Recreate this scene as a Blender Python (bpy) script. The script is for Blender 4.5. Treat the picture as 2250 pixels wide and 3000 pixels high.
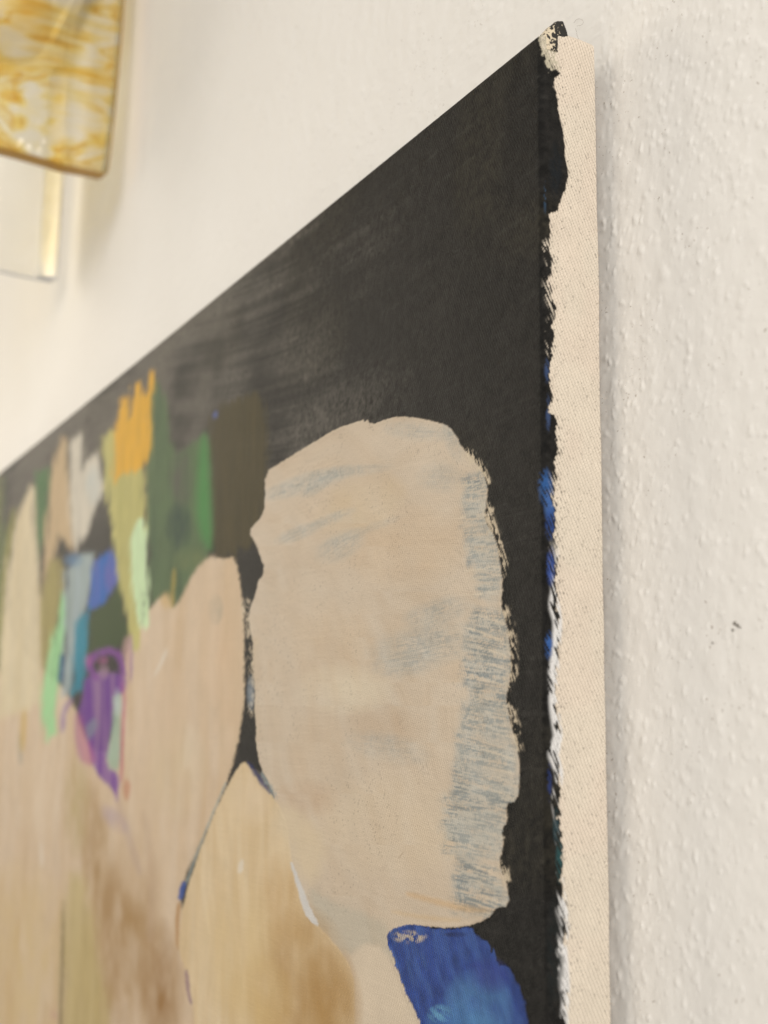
import bpy, math, random
import numpy as np

# ------------------------------------------------------------------ reset
for o in list(bpy.data.objects):
    bpy.data.objects.remove(o)
sc = bpy.context.scene
COL = sc.collection

# ------------------------------------------------------------------ camera
# metres; wall in the xz plane, painting corner (back, top, right) at the origin
CAM = np.array([0.2301, -0.1903, -0.1775])
YAW, PITCH, ROLL = 1.0631, 0.1736, 0.0151
FPX = 3500.0                       # focal length in photo pixels (photo is 2250 x 3000)
D = 0.018                          # depth of the canvas
_f = np.array([-math.sin(YAW) * math.cos(PITCH), math.cos(YAW) * math.cos(PITCH), math.sin(PITCH)])
_r = np.cross(_f, [0, 0, 1]); _r /= np.linalg.norm(_r)
_u = np.cross(_r, _f)
RIGHT = _r * math.cos(ROLL) + _u * math.sin(ROLL)
UP = -_r * math.sin(ROLL) + _u * math.cos(ROLL)
FWD = _f
from mathutils import Matrix, Vector
cam = bpy.data.cameras.new('camera')
cam_ob = bpy.data.objects.new('camera', cam)
COL.objects.link(cam_ob)
M = Matrix(((RIGHT[0], UP[0], -FWD[0], CAM[0]), (RIGHT[1], UP[1], -FWD[1], CAM[1]),
            (RIGHT[2], UP[2], -FWD[2], CAM[2]), (0, 0, 0, 1)))
cam_ob.matrix_world = M
cam.sensor_fit = 'HORIZONTAL'
cam.sensor_width = 36.0
cam.lens = 36.0 * FPX / 2250.0
cam.clip_start = 0.01
cam.clip_end = 50
cam.dof.use_dof = True
cam.dof.focus_distance = 0.335
cam.dof.aperture_fstop = 16.0
sc.camera = cam_ob

# ------------------------------------------------------------------ light
world = bpy.data.worlds.new('World')
sc.world = world
world.use_nodes = True
bg = world.node_tree.nodes['Background']
bg.inputs[0].default_value = (1.0, 0.93, 0.83, 1)
bg.inputs[1].default_value = 0.46


def area_light(name, loc, target, size, power, color):
    l = bpy.data.lights.new(name, 'AREA')
    l.shape = 'RECTANGLE'
    l.size, l.size_y = size
    l.energy = power
    l.color = color
    o = bpy.data.objects.new(name, l)
    COL.objects.link(o)
    o.location = loc
    d = Vector(target) - Vector(loc)
    o.rotation_euler = d.to_track_quat('-Z', 'Y').to_euler()
    return o


area_light('window_light', (2.5, -1.65, 0.75), (-0.1, 0, -0.05), (1.1, 1.7), 84.0, (1.0, 0.945, 0.87))
area_light('far_window_light', (-2.2, -0.95, 0.45), (-0.3, 0, -0.05), (1.5, 1.4), 23.0, (1.0, 0.89, 0.72))

sc.view_settings.view_transform = 'Standard'
sc.view_settings.look = 'None'
sc.view_settings.exposure = -0.04
sc.view_settings.gamma = 1.0
sc.view_settings.use_curve_mapping = False
sc.render.engine = 'CYCLES'
sc.cycles.transparent_max_bounces = 24
sc.cycles.max_bounces = 10


# ------------------------------------------------------------------ helpers
def project(x, y, z):
    qx, qy, qz = x - CAM[0], y - CAM[1], z - CAM[2]
    d = qx * FWD[0] + qy * FWD[1] + qz * FWD[2]
    return (1125 + FPX * (qx * RIGHT[0] + qy * RIGHT[1] + qz * RIGHT[2]) / d,
            1500 - FPX * (qx * UP[0] + qy * UP[1] + qz * UP[2]) / d)


def at(px, py, Y):
    """point of the plane y = Y seen at a photo pixel"""
    v = FWD + RIGHT * ((px - 1125) / FPX) + UP * ((1500 - py) / FPX)
    k = (Y - CAM[1]) / v[1]
    return CAM + v * k


def lin(c):
    c = np.asarray(c, float) / 255.0
    return np.where(c <= 0.04045, c / 12.92, ((c + 0.055) / 1.055) ** 2.4)


def _hash(ix, iy, seed):
    h = (ix.astype(np.int64) * 374761393 + iy.astype(np.int64) * 668265263 + seed * 974634541) & 0xFFFFFFFF
    h = ((h ^ (h >> 13)) * 1274126177) & 0xFFFFFFFF
    h = h ^ (h >> 16)
    return (h & 0xFFFFFF).astype(np.float64) / float(0xFFFFFF)


def vnoise(x, y, seed=0):
    ix = np.floor(x); iy = np.floor(y)
    fx = x - ix; fy = y - iy
    fx = fx * fx * (3 - 2 * fx); fy = fy * fy * (3 - 2 * fy)
    a = _hash(ix, iy, seed); b = _hash(ix + 1, iy, seed)
    c = _hash(ix, iy + 1, seed); d = _hash(ix + 1, iy + 1, seed)
    return (a * (1 - fx) + b * fx) * (1 - fy) + (c * (1 - fx) + d * fx) * fy


def fbm(x, y, seed=0, octaves=3):
    s = 0; w = 1; t = 0
    for i in range(octaves):
        s = s + w * vnoise(x * 2 ** i, y * 2 ** i, seed + 17 * i)
        t += w; w *= 0.5
    return s / t


def sstep(x, a, b):
    t = np.clip((x - a) / (b - a), 0, 1)
    return t * t * (3 - 2 * t)


def tag(o, label=None, cat=None, group=None, kind=None):
    if label: o['label'] = label
    if cat: o['category'] = cat
    if group: o['group'] = group
    if kind: o['kind'] = kind
    return o


def link(name, me, mat=None, parent=None):
    o = bpy.data.objects.new(name, me)
    COL.objects.link(o)
    if mat is not None:
        for m in (mat if isinstance(mat, (list, tuple)) else [mat]):
            me.materials.append(m)
    if parent is not None:
        o.parent = parent
    return o


def empty(name, loc=(0, 0, 0)):
    o = bpy.data.objects.new(name, None)
    o.empty_display_size = 0.02
    o.location = loc
    COL.objects.link(o)
    return o


def quad_mesh(name, co, quads):
    me = bpy.data.meshes.new(name)
    n = len(quads)
    me.vertices.add(len(co))
    me.vertices.foreach_set('co', np.ascontiguousarray(co, dtype=np.float32).ravel())
    me.loops.add(n * 4)
    me.loops.foreach_set('vertex_index', np.ascontiguousarray(quads, dtype=np.int32).ravel())
    me.polygons.add(n)
    me.polygons.foreach_set('loop_start', np.arange(0, n * 4, 4, dtype=np.int32))
    me.update(calc_edges=True)
    me.polygons.foreach_set('use_smooth', np.ones(n, dtype=bool))
    return me


class NT:
    """small node-tree helper"""
    def __init__(self, name):
        self.m = bpy.data.materials.new(name)
        self.m.use_nodes = True
        self.t = self.m.node_tree
        self.t.nodes.clear()
        self.out = self.n('ShaderNodeOutputMaterial')

    def n(self, typ, **kw):
        nd = self.t.nodes.new(typ)
        for k, v in kw.items():
            if k.startswith('i_'):
                nd.inputs[int(k[2:])].default_value = v
            else:
                setattr(nd, k, v)
        return nd

    def l(self, a, b):
        self.t.links.new(a, b)

    def math(self, op, a, b=None, c=None):
        nd = self.n('ShaderNodeMath', operation=op)
        for i, v in enumerate((a, b, c)):
            if v is None: continue
            if isinstance(v, (int, float)): nd.inputs[i].default_value = v
            else: self.l(v, nd.inputs[i])
        return nd.outputs[0]


# ------------------------------------------------------------------ wall
def wall_material():
    t = NT('wall_paint')
    p = t.n('ShaderNodeBsdfPrincipled')
    g = t.n('ShaderNodeNewGeometry')
    n1 = t.n('ShaderNodeTexNoise'); n1.inputs['Scale'].default_value = 9; n1.inputs['Detail'].default_value = 4
    t.l(g.outputs['Position'], n1.inputs['Vector'])
    r = t.n('ShaderNodeValToRGB')
    r.color_ramp.elements[0].position = 0.3; r.color_ramp.elements[0].color = (0.80, 0.785, 0.76, 1)
    r.color_ramp.elements[1].position = 0.7; r.color_ramp.elements[1].color = (0.83, 0.82, 0.80, 1)
    t.l(n1.outputs['Fac'], r.inputs[0])
    # tiny dust specks
    n2 = t.n('ShaderNodeTexNoise'); n2.inputs['Scale'].default_value = 1100; n2.inputs['Detail'].default_value = 1
    t.l(g.outputs['Position'], n2.inputs['Vector'])
    n3 = t.n('ShaderNodeTexNoise'); n3.inputs['Scale'].default_value = 60; n3.inputs['Detail'].default_value = 2
    t.l(g.outputs['Position'], n3.inputs['Vector'])
    sp = t.math('MULTIPLY', t.math('GREATER_THAN', n2.outputs['Fac'], 0.735), t.math('GREATER_THAN', n3.outputs['Fac'], 0.55))
    mx = t.n('ShaderNodeMixRGB'); mx.inputs['Color2'].default_value = (0.3, 0.25, 0.2, 1)
    t.l(t.math('MULTIPLY', sp, 0.6), mx.inputs['Fac']); t.l(r.outputs[0], mx.inputs['Color1'])
    t.l(mx.outputs[0], p.inputs['Base Color'])
    p.inputs['Roughness'].default_value = 0.62
    p.inputs['Specular IOR Level'].default_value = 0.35
    n4 = t.n('ShaderNodeTexNoise'); n4.inputs['Scale'].default_value = 900; n4.inputs['Detail'].default_value = 3
    t.l(g.outputs['Position'], n4.inputs['Vector'])
    b = t.n('ShaderNodeBump'); b.inputs['Strength'].default_value = 0.25; b.inputs['Distance'].default_value = 0.0002
    t.l(n4.outputs['Fac'], b.inputs['Height'])
    t.l(b.outputs[0], p.inputs['Normal'])
    t.l(p.outputs[0], t.out.inputs[0])
    return t.m


WALL_Y = 0.0050


def wall_relief(x, z):
    """height of the roughcast paint above the wall plane (x, z in metres)"""
    X = x * 1000; Z = z * 1000
    h = np.zeros_like(X)
    dens = fbm(X / 17.0, Z / 21.0, 77, 2)
    for (cell, seed, prob, r0, r1, hh) in ((3.3, 5, 0.55, 0.7, 1.25, 0.27), (2.0, 11, 0.40, 0.32, 0.75, 0.16), (6.5, 23, 0.40, 1.1, 2.5, 0.21)):
        wx = X + 1.9 * (fbm(X / 1.7, Z / 1.7, seed + 3, 2) - .5); wz = Z + 1.9 * (fbm(X / 1.7, Z / 1.7, seed + 4, 2) - .5)
        cx = np.floor(wx / cell); cz = np.floor(wz / cell)
        best = np.zeros_like(X)
        for dx in (-1, 0, 1):
            for dz in (-1, 0, 1):
                ix = cx + dx; iz = cz + dz
                px = (ix + _hash(ix, iz, seed)) * cell; pz = (iz + _hash(ix, iz, seed + 1)) * cell
                on = _hash(ix, iz, seed + 2) < prob * (.45 + 1.1 * dens)
                rr = r0 + (r1 - r0) * _hash(ix, iz, seed + 3) ** 2
                el = 0.75 + 0.6 * _hash(ix, iz, seed + 4)
                q = ((wx - px) / rr) ** 2 + ((wz - pz) / (rr * el)) ** 2
                b = np.where(on, np.maximum(0, 1 - q) ** 1.6 * hh * (0.5 + 0.7 * _hash(ix, iz, seed + 5)), 0)
                best = np.maximum(best, b)
        h = np.maximum(h, best) + 0.35 * np.minimum(h, best)
    h += 0.42 * (fbm(X / 4.5, Z / 5.5, 71, 3) - 0.5) + 0.3 * (fbm(X / 22.0, Z / 25.0, 72, 2) - 0.5)
    return h * 0.001


def build_wall():
    def seg(a, b, n): return list(np.linspace(a, b, n, endpoint=False))
    xs = seg(-3, -1.0, 20) + seg(-1.0, -0.6, 40) + seg(-0.6, -0.3, 110) + seg(-0.3, -0.004, 300) + \
         seg(-0.004, 0.085, 210) + seg(0.085, 0.2, 60) + seg(0.2, 1.2, 20) + [1.2]
    zs = seg(-1.5, -0.5, 20) + seg(-0.5, -0.33, 80) + seg(-0.33, 0.06, 800) + seg(0.06, 0.20, 160) + seg(0.2, 1.2, 40) + [1.2]
    xs = np.array(xs); zs = np.array(zs)
    nx, nz = len(xs), len(zs)
    X, Z = np.meshgrid(xs, zs)
    H = wall_relief(X, Z)
    co = np.stack([X, WALL_Y - H, Z], -1).reshape(-1, 3)
    idx = np.arange(nx * nz).reshape(nz, nx)
    q = np.stack([idx[:-1, :-1], idx[:-1, 1:], idx[1:, 1:], idx[1:, :-1]], -1).reshape(-1, 4)
    # behind the stretched canvas the plaster carries no fine relief: one plain panel there
    i0 = np.searchsorted(xs, -0.70); i1 = np.searchsorted(xs, -0.012)
    j0 = np.searchsorted(zs, -0.50); j1 = np.searchsorted(zs, -0.012)
    keep = np.ones((nz - 1, nx - 1), bool)
    keep[j0:j1, i0:i1] = False
    q = q[keep.ravel()]
    q = np.vstack([q, [[idx[j0, i0], idx[j0, i1], idx[j1, i1], idx[j1, i0]]]])
    used = np.unique(q)
    remap = np.full(nx * nz, -1); remap[used] = np.arange(len(used))
    me = quad_mesh('wall', co[used], remap[q])
    o = link('wall', me, wall_material())
    tag(o, kind='structure')


build_wall()


def scuffs():
    m = NT('dark_scuff')
    p = m.n('ShaderNodeBsdfPrincipled'); p.inputs['Base Color'].default_value = (.10, .08, .06, 1); p.inputs['Roughness'].default_value = .8
    n = m.n('ShaderNodeTexNoise'); n.inputs['Scale'].default_value = 3000
    tr = m.n('ShaderNodeBsdfTransparent'); mx = m.n('ShaderNodeMixShader')
    m.l(m.math('GREATER_THAN', n.outputs['Fac'], .53), mx.inputs[0]); m.l(p.outputs[0], mx.inputs[1]); m.l(tr.outputs[0], mx.inputs[2])
    m.l(mx.outputs[0], m.out.inputs[0])
    rn = random.Random(9)
    for (px, py, r) in ((2152, 1826, .0005), (2161, 1832, .0005), (2147, 1846, .00035), (2088, 1884, .0003), (2168, 1838, .0003)):
        c = at(px, py, WALL_Y)
        vs = []; fs = []
        nseg = 10
        for ring in (0, .5, 1):
            for q in range(nseg):
                a = 2 * math.pi * q / nseg
                rr = r * ring * rn.uniform(.65, 1.15)
                x_, z_ = c[0] + rr * 1.3 * math.cos(a), c[2] + rr * math.sin(a)
                h_ = float(wall_relief(np.array([x_]), np.array([z_]))[0])
                vs.append((x_, WALL_Y - h_ - .00006, z_))
        for g_ in range(2):
            for q in range(nseg):
                fs.append((g_ * nseg + q, g_ * nseg + (q + 1) % nseg, (g_ + 1) * nseg + (q + 1) % nseg, (g_ + 1) * nseg + q))
        me = bpy.data.meshes.new('scuff_mark'); me.from_pydata(vs, [], fs)
        link('scuff_mark', me, m.m, bpy.data.objects['wall'])


scuffs()

# ------------------------------------------------------------------ painting: surface grid
W_CANVAS, H_CANVAS, RF = 0.80, 0.60, 0.0016


def canvas_grid():
    s = np.linspace(0, W_CANVAS, 6000)
    p = project(-s, np.full_like(s, -D), np.full_like(s, -0.12))[0]
    tgt = list(np.arange(1576, 700, -2.4)) + list(np.arange(700, 0, -3.6))
    sc_ = np.interp(-np.array(tgt), -p, s)
    sc_ = sc_[sc_ > RF * 1.02]
    far = np.linspace(sc_[-1], W_CANVAS - RF, 24)[1:]
    scol = np.concatenate([sc_, far])[::-1]
    # columns: (core x, core y, theta, fabric coordinate w in mm)
    cx = list(-scol); cy = [-D + RF] * len(scol); th = [0.0] * len(scol); w = list(-scol * 1000)
    arc = RF * math.pi / 2 * 1000
    for k in range(1, 9):
        a = k / 8 * math.pi / 2
        cx.append(-RF); cy.append(-D + RF); th.append(a); w.append(-RF * 1000 + arc * k / 8)
    for yv in np.linspace(-D + RF, 0, 82)[1:]:
        cx.append(-RF); cy.append(yv); th.append(math.pi / 2); w.append(-RF * 1000 + arc + (yv + D - RF) * 1000)
    # rows: (core z, phi, t in mm)
    t = np.concatenate([np.arange(RF + .0003, 0.312, 0.0003), np.arange(0.312, 0.46, 0.001), np.linspace(0.46, H_CANVAS, 18)])
    cz = [-RF] * 7; ph = [math.pi / 2 * (1 - k / 6) for k in range(7)]; tt = [RF * 1000 - (1 - k / 6) * arc for k in range(7)]
    cz += list(-t); ph += [0.0] * len(t); tt += list(t * 1000)
    return [np.array(v) for v in (cx, cy, th, w)], [np.array(v) for v in (cz, ph, tt)]


(gcx, gcy, gth, gw), (gcz, gph, gt) = canvas_grid()
NC, NR = len(gcx), len(gcz)
TH, PH = np.meshgrid(gth, gph)
Wm, Tm = np.meshgrid(gw, gt)                       # fabric coordinates, mm
nx_ = np.sin(TH) * np.cos(PH); ny_ = -np.cos(TH) * np.cos(PH); nz_ = np.sin(PH)
GX = np.meshgrid(gcx, gcz)[0] + RF * nx_
GY = np.meshgrid(gcy, gcz)[0] + RF * ny_
GZ = np.meshgrid(gcx, gcz)[1] + RF * nz_
# the doubled-over cloth at the corner lifts the top of the right side
sd = np.clip((GY + D) / D, 0, 1) * (TH > 0.6)      # 0 at the fold .. 1 at the wall
lift = (0.0006 + 0.0020 * sstep(sd, 0.05, 0.35)) * sstep(sd, 0.0, 0.12)
GZ = GZ + lift * np.exp(-np.maximum(Tm, 0) / 7.0) * (TH > 0.6)
# slack in the cloth, uneven fold
GX = GX + np.where(TH > 0.8, 0.00035 * (fbm(Tm / 22, sd * 1.5, 5, 2) - 0.5) * 2, 0)
PXm, PYm = project(GX, GY, GZ)
SIDE = TH > 0.8
X = PXm.ravel(); Y = PYm.ravel(); FW = Wm.ravel(); FT = Tm.ravel()
ONFRONT = (TH < 0.8).ravel()
NV = X.size
TW_P, TW_K = 1.05, 0.49
CREST = 0.5 + 0.5 * np.sin(2 * math.pi * (FW - TW_K * FT + 0.25 * (vnoise(FW / 3, FT / 3, 91) - .5)) / TW_P)

C = np.zeros((NV, 3)); RELIEF = np.zeros(NV); ROUGH = np.full(NV, 0.60); TWL = np.full(NV, 0.7); PIT = np.full(NV, 2.0); ID = np.zeros(NV, int)
ILL = np.array([1.02, 0.93, 0.805])              # light that reaches the canvas, used to turn seen colours into paint colours
PARTS = []


def paint(c, sheen=0.0):
    return np.clip((lin(c) - sheen * np.array([1, .92, .8])) / ILL, 0.004, 0.92)


def fab_angle(px, py, ang):
    """direction on the cloth of a brush mark that the eye sees at this angle (positive: falling to the right)"""
    p0 = at(px, py, -D); p1 = at(px + 20 * math.cos(ang), py + 20 * math.sin(ang), -D)
    return math.atan2(-(p1[2] - p0[2]), p1[0] - p0[0])


def chaikin(p, n=1):
    p = np.array(p, float)
    for _ in range(n):
        q = np.roll(p, -1, 0)
        a = p * .75 + q * .25; b = p * .25 + q * .75
        p = np.stack([a, b], 1).reshape(-1, 2)
    return p


def sdf(poly, x, y):
    d2 = np.full(x.shape, 1e18); ins = np.zeros(x.shape, bool)
    n = len(poly)
    for i in range(n):
        ax, ay = poly[i]; bx, by = poly[(i + 1) % n]
        ex, ey = bx - ax, by - ay
        t = np.clip(((x - ax) * ex + (y - ay) * ey) / (ex * ex + ey * ey + 1e-12), 0, 1)
        d2 = np.minimum(d2, (x - ax - t * ex) ** 2 + (y - ay - t * ey) ** 2)
        if ay != by:
            c = ((ay > y) != (by > y)) & (x < (bx - ax) * (y - ay) / (by - ay) + ax)
            ins ^= c
    d = np.sqrt(d2)
    return np.where(ins, d, -d)


def layer(poly, col, soft=3.0, amp=4.0, ns=1.6, op=1.0, var=0.06, vs=7.0, sheen=0.0, sm=1, part=None, streak=None,
          dry=None, thick=0.0, rough=None, twl=None, front=True, seed=0, only=None, bris=0.0):
    """lay one area of paint: poly in photo pixels, turned into coverage over the cloth"""
    P = chaikin(poly, sm)
    m = max(soft, 2) + amp + 6
    sel = (X > P[:, 0].min() - m) & (X < P[:, 0].max() + m) & (Y > P[:, 1].min() - m) & (Y < P[:, 1].max() + m)
    if front: sel &= ONFRONT
    k = np.nonzero(sel)[0]
    if only is not None: k = k[ID[k] == only]
    if not len(k): return
    x, y, w, t = X[k], Y[k], FW[k], FT[k]
    d = sdf(P, x, y)
    n = (fbm(w / ns, t / ns, seed + 101, 3) - .5) * 2 + 0.35 * (CREST[k] - .5)
    bn = 0
    if bris:
        bn = (.6 * vnoise(x / 5.0, y / 90.0, seed + 131) + .4 * vnoise(x / 2.2, y / 60.0, seed + 132) - .5) * 2
        d_ = d + bris * bn
    else:
        d_ = d
    cov = sstep(d_ + amp * n, -soft, soft) * op
    if bris: cov = cov * (1 - .35 * sstep(-bn, .25, .8) * (1 - sstep(d, 4, 30)))
    if dry is not None:
        ang, lw, ll, thr, wid = dry
        ang = fab_angle(min(max(P[:, 0].mean(), 0), 1600), P[:, 1].mean(), ang)
        ca, sa = math.cos(ang), math.sin(ang)
        al = w * ca + t * sa; ac = -w * sa + t * ca
        s = 0.62 * vnoise(al / ll, ac / lw, seed + 7) + 0.38 * fbm(w / 1.1, t / 1.1, seed + 8, 2) + 0.16 * (CREST[k] - .5)
        cov = cov * sstep(s, thr - wid, thr + wid)
    base = paint(col, sheen)
    v = (fbm(w / vs, t / vs, seed + 31, 3) - .5) * 2 * var
    if bris: v = v + .13 * bn + .08 * (fbm(x / 14.0, y / 60.0, seed + 133, 2) - .5)
    cc = base[None, :] * (1 + v[:, None])
    if streak is not None:
        ang, lw, ll, amt, col2 = streak
        ca, sa = math.cos(ang), math.sin(ang)
        al = w * ca + t * sa; ac = -w * sa + t * ca
        s = sstep(vnoise(al / ll, ac / lw, seed + 57) * .6 + vnoise(al / ll * 2, ac / lw * 2.3, seed + 58) * .4, 0.35, 0.8) * amt
        cc = cc * (1 - s[:, None]) + paint(col2, sheen)[None, :] * s[:, None]
    if thick:
        ba = fab_angle(1150, 1700, -.15); ca, sa = math.cos(ba), math.sin(ba)
        al = w * ca + t * sa + 3 * fbm(w / 30, t / 30, seed + 4, 2); ac = -w * sa + t * ca + 6 * fbm(w / 40, t / 40, seed + 5, 2)
        ridge = .55 * vnoise(al / 16, ac / .8, seed + 3) + .45 * vnoise(al / 9, ac / 1.7, seed + 6)
        RELIEF[k] = RELIEF[k] * (1 - cov) + cov * thick * (0.6 + 0.45 * ridge) + thick * .7 * np.exp(-((d + amp * n - 5) / 5.0) ** 2)
        cc = cc * (1 + .05 * (ridge - .5))[:, None]
    C[k] = C[k] * (1 - cov[:, None]) + cc * cov[:, None]
    if rough is not None: ROUGH[k] += (rough - ROUGH[k]) * cov
    if twl is not None:
        TWL[k] += (twl - TWL[k]) * cov; PIT[k] += (1.7 - PIT[k]) * cov
    if part is not None:
        name, label = part
        PARTS.append((name, label))
        ID[k[(d > 0)]] = len(PARTS)


def smudge(cx, cy, rx, ry, col, op=0.5, sheen=0.0, seed=0, rot=0.0, stre=None, ns=6.0, only=None):
    """a soft rubbed or glazed area"""
    R_ = max(rx, ry) * 1.7
    k = np.nonzero((abs(X - cx) < R_) & (abs(Y - cy) < R_) & ONFRONT)[0]
    if only is not None: k = k[ID[k] == only]
    if not len(k): return
    dx, dy = X[k] - cx, Y[k] - cy
    c, s = math.cos(rot), math.sin(rot)
    q = ((dx * c + dy * s) / rx) ** 2 + ((-dx * s + dy * c) / ry) ** 2
    n = fbm(FW[k] / ns, FT[k] / ns, seed + 201, 3)
    cov = np.clip(1 - q, 0, 1) ** 0.8 * op * np.clip(0.3 + 1.5 * (n - .1), 0, 1.2)
    if stre is not None:
        ang, lw, ll, thr, wid = stre
        ang = fab_angle(cx, cy, ang)
        ca, sa = math.cos(ang), math.sin(ang)
        al = FW[k] * ca + FT[k] * sa; ac = -FW[k] * sa + FT[k] * ca
        st = 0.6 * vnoise(al / ll, ac / lw, seed + 7) + 0.4 * fbm(FW[k] / 1.0, FT[k] / 1.0, seed + 8, 2) + 0.2 * (CREST[k] - .5)
        cov = cov * sstep(st, thr - wid, thr + wid)
    cov = np.clip(cov, 0, 1)[:, None]
    C[k] = C[k] * (1 - cov) + paint(col, sheen)[None, :] * cov


def stroke(pts, width, col, soft=3, amp=2, op=1.0, sheen=0.0, seed=0, dry=None, part=None, var=.06, twl=None):
    """a brush line through photo pixels"""
    p = np.array(pts, float)
    L = []; R_ = []
    wd = width if isinstance(width, (list, tuple)) else [width] * len(p)
    for i in range(len(p)):
        a = p[max(i - 1, 0)]; b = p[min(i + 1, len(p) - 1)]
        t = (b - a) / (np.linalg.norm(b - a) + 1e-9); n = np.array([-t[1], t[0]])
        L.append(p[i] + n * wd[i] / 2); R_.append(p[i] - n * wd[i] / 2)
    layer(L + R_[::-1], col, soft=soft, amp=amp, op=op, sheen=sheen, seed=seed, dry=dry, part=part, sm=1, var=var, twl=twl)


def brushwork(mask, angle, broad, fine, seed, bw=5.0, bl=40.0, warm=(1, 1, 1)):
    """bands and bristle lines left by the brush inside one area; angle may vary over the area (array)"""
    k = np.nonzero(mask)[0]
    if not len(k): return
    a = angle[k] if isinstance(angle, np.ndarray) else np.full(len(k), angle)
    # a few fixed directions, blended, so that strokes cross each other
    w, t = FW[k] + 4 * fbm(FW[k] / 25, FT[k] / 25, seed, 2), FT[k] + 4 * fbm(FW[k] / 25, FT[k] / 25, seed + 1, 2)
    v = np.zeros(len(k)); f = np.zeros(len(k)); wt = np.zeros(len(k))
    for j, da in enumerate((-.35, 0, .3)):
        for q in np.unique(np.round(a, 1)):
            sel = np.round(a, 1) == q
            ca, sa = math.cos(q + da), math.sin(q + da)
            al = w[sel] * ca + t[sel] * sa; ac = -w[sel] * sa + t[sel] * ca
            m = sstep(vnoise(w[sel] / 16, t[sel] / 16, seed + 40 + j), .3, .75) + .05
            v[sel] += m * (vnoise(al / bl, ac / bw, seed + 10 + j) - .5)
            f[sel] += m * (.6 * vnoise(al / 18, ac / .55, seed + 20 + j) + .4 * vnoise(al / 10, ac / 1.2, seed + 30 + j) - .5)
            wt[sel] += m
    v /= wt; f /= wt
    g = 1 + broad * 2 * v + fine * 2 * f
    C[k] = np.clip(C[k] * (g[:, None] + (2 * v * broad)[:, None] * (np.array(warm) - 1)), .003, .95)
    RELIEF[k] += np.clip(f, -.5, .5) * .00006


def c5(*a): return [(x / 2.074, 1000 + y / 2.074) for x, y in a]
def c6(*a): return [(x / 2.074, 2000 + y / 2.074) for x, y in a]
def c7(*a): return [(700 + x / 1.952, 1150 + y / 1.952) for x, y in a]
def c8(*a): return [(500 + x / 1.508, 2000 + y / 1.508) for x, y in a]


# ------------------------------------------------------------------ painting: the picture
BLACK = np.array([0.0072, 0.0068, 0.0064])
n0 = fbm(FW / 14, FT / 14, 301, 3)
C[:] = BLACK * (0.75 + 0.6 * n0[:, None])
C += (sstep(vnoise(FW / 30, FT / 26, 311), .5, .8)[:, None]) * np.array([0.006, 0.005, 0.002])
# dragged brush marks, slightly greyer, across the black
_a = fab_angle(1000, 900, -.42); _cu = 10 * np.sin(FW / 90.0); _al = FW * math.cos(_a) + FT * math.sin(_a); _ac = -FW * math.sin(_a) + FT * math.cos(_a) + _cu
_s = sstep(vnoise(_al / 60, _ac / 1.6, 320) * .55 + vnoise(_al / 35, _ac / .7, 321) * .45, .62, .9)
C += (_s * 0.006 * sstep(X, 200, 700))[:, None] * np.array([1, .97, .9])
# grey-brown tone added over the black, stronger towards the left and the top
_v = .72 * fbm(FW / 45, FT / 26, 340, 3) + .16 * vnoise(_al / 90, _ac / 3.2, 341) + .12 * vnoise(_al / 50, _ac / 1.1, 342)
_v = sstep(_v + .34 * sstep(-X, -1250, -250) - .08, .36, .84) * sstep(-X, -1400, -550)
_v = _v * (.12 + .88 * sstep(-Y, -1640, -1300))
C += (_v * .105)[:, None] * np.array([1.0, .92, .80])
RELIEF += 0.00004 * vnoise(FW / 1.3, FT / 1.1, 330)
PIT = np.full(NV, 4.6)
# the black coat is thicker towards the top, so the weave reads less there
TWL[:] = 0.18 + 0.75 * sstep(FT, 110, 210) * (0.6 + 0.8 * vnoise(FW / 9, FT / 11, 333)) + 0.15 * vnoise(FW / 12, FT / 12, 334)
# dark weave pits and the mottled grain of the sheen, put into the colour
_p = sstep(vnoise(FW / .7, FT / .9, 335), .88, .95)[:, None]
_gr = np.clip(-.75 + 1.75 * 2 * (fbm(FW / 1.1, FT / 1.2, 336, 2) * .6 + .4 * fbm(FW / 2.6, FT / 3.0, 337, 2)), .12, 3.0)
_k = .22 + .78 * sstep(X, 600, 1150)
C *= (1 + (_gr - 1) * _k)[:, None]
C *= 1 - .85 * _p

S1, S2, S3 = 0.055, 0.042, 0.028           # glare of the cloth at grazing angles, by distance
# olive strip and greens
layer([(603, 1230), (640, 1190), (700, 1165), (770, 1150), (785, 1300), (785, 1400), (765, 1555), (745, 1590), (716, 1610), (700, 1600), (690, 1640), (678, 1618), (662, 1655), (655, 1630), (625, 1635), (618, 1600)],
      (80, 70, 45), soft=14, amp=10, op=.9, sheen=.022, bris=14, part=('paint_patch', 'dark olive paint strip left of the big beige shape'), streak=(1.5, 2.0, 30, .5, (68, 60, 40)))
layer([(437, 1120), (455, 1105), (482, 1150), (502, 1330), (545, 1312), (600, 1272), (607, 1270), (615, 1400), (622, 1645), (565, 1700), (520, 1800), (440, 1830), (428, 1500)],
      (98, 113, 80), soft=9, amp=5, sheen=S2, bris=14, part=('paint_patch', 'mottled green paint area beside the yellow strip'), streak=(1.4, 4, 40, .6, (82, 98, 74)), var=.15)
smudge(530, 1400, 40, 95, (100, 96, 84), .8, S2, 5)
smudge(524, 1540, 45, 75, (66, 80, 70), .9, S2, 6)
layer([(588, 1292), (604, 1268), (613, 1350), (622, 1610), (600, 1600), (575, 1520), (578, 1400)], (88, 138, 80), soft=18, amp=4, sheen=S2, seed=3)
smudge(560, 1640, 60, 40, (122, 128, 84), .6, S2, 8)
stroke([(638, 1208), (625, 1222)], 12, (98, 112, 165), soft=5, amp=5, op=.8, sheen=S3, seed=4)

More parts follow.
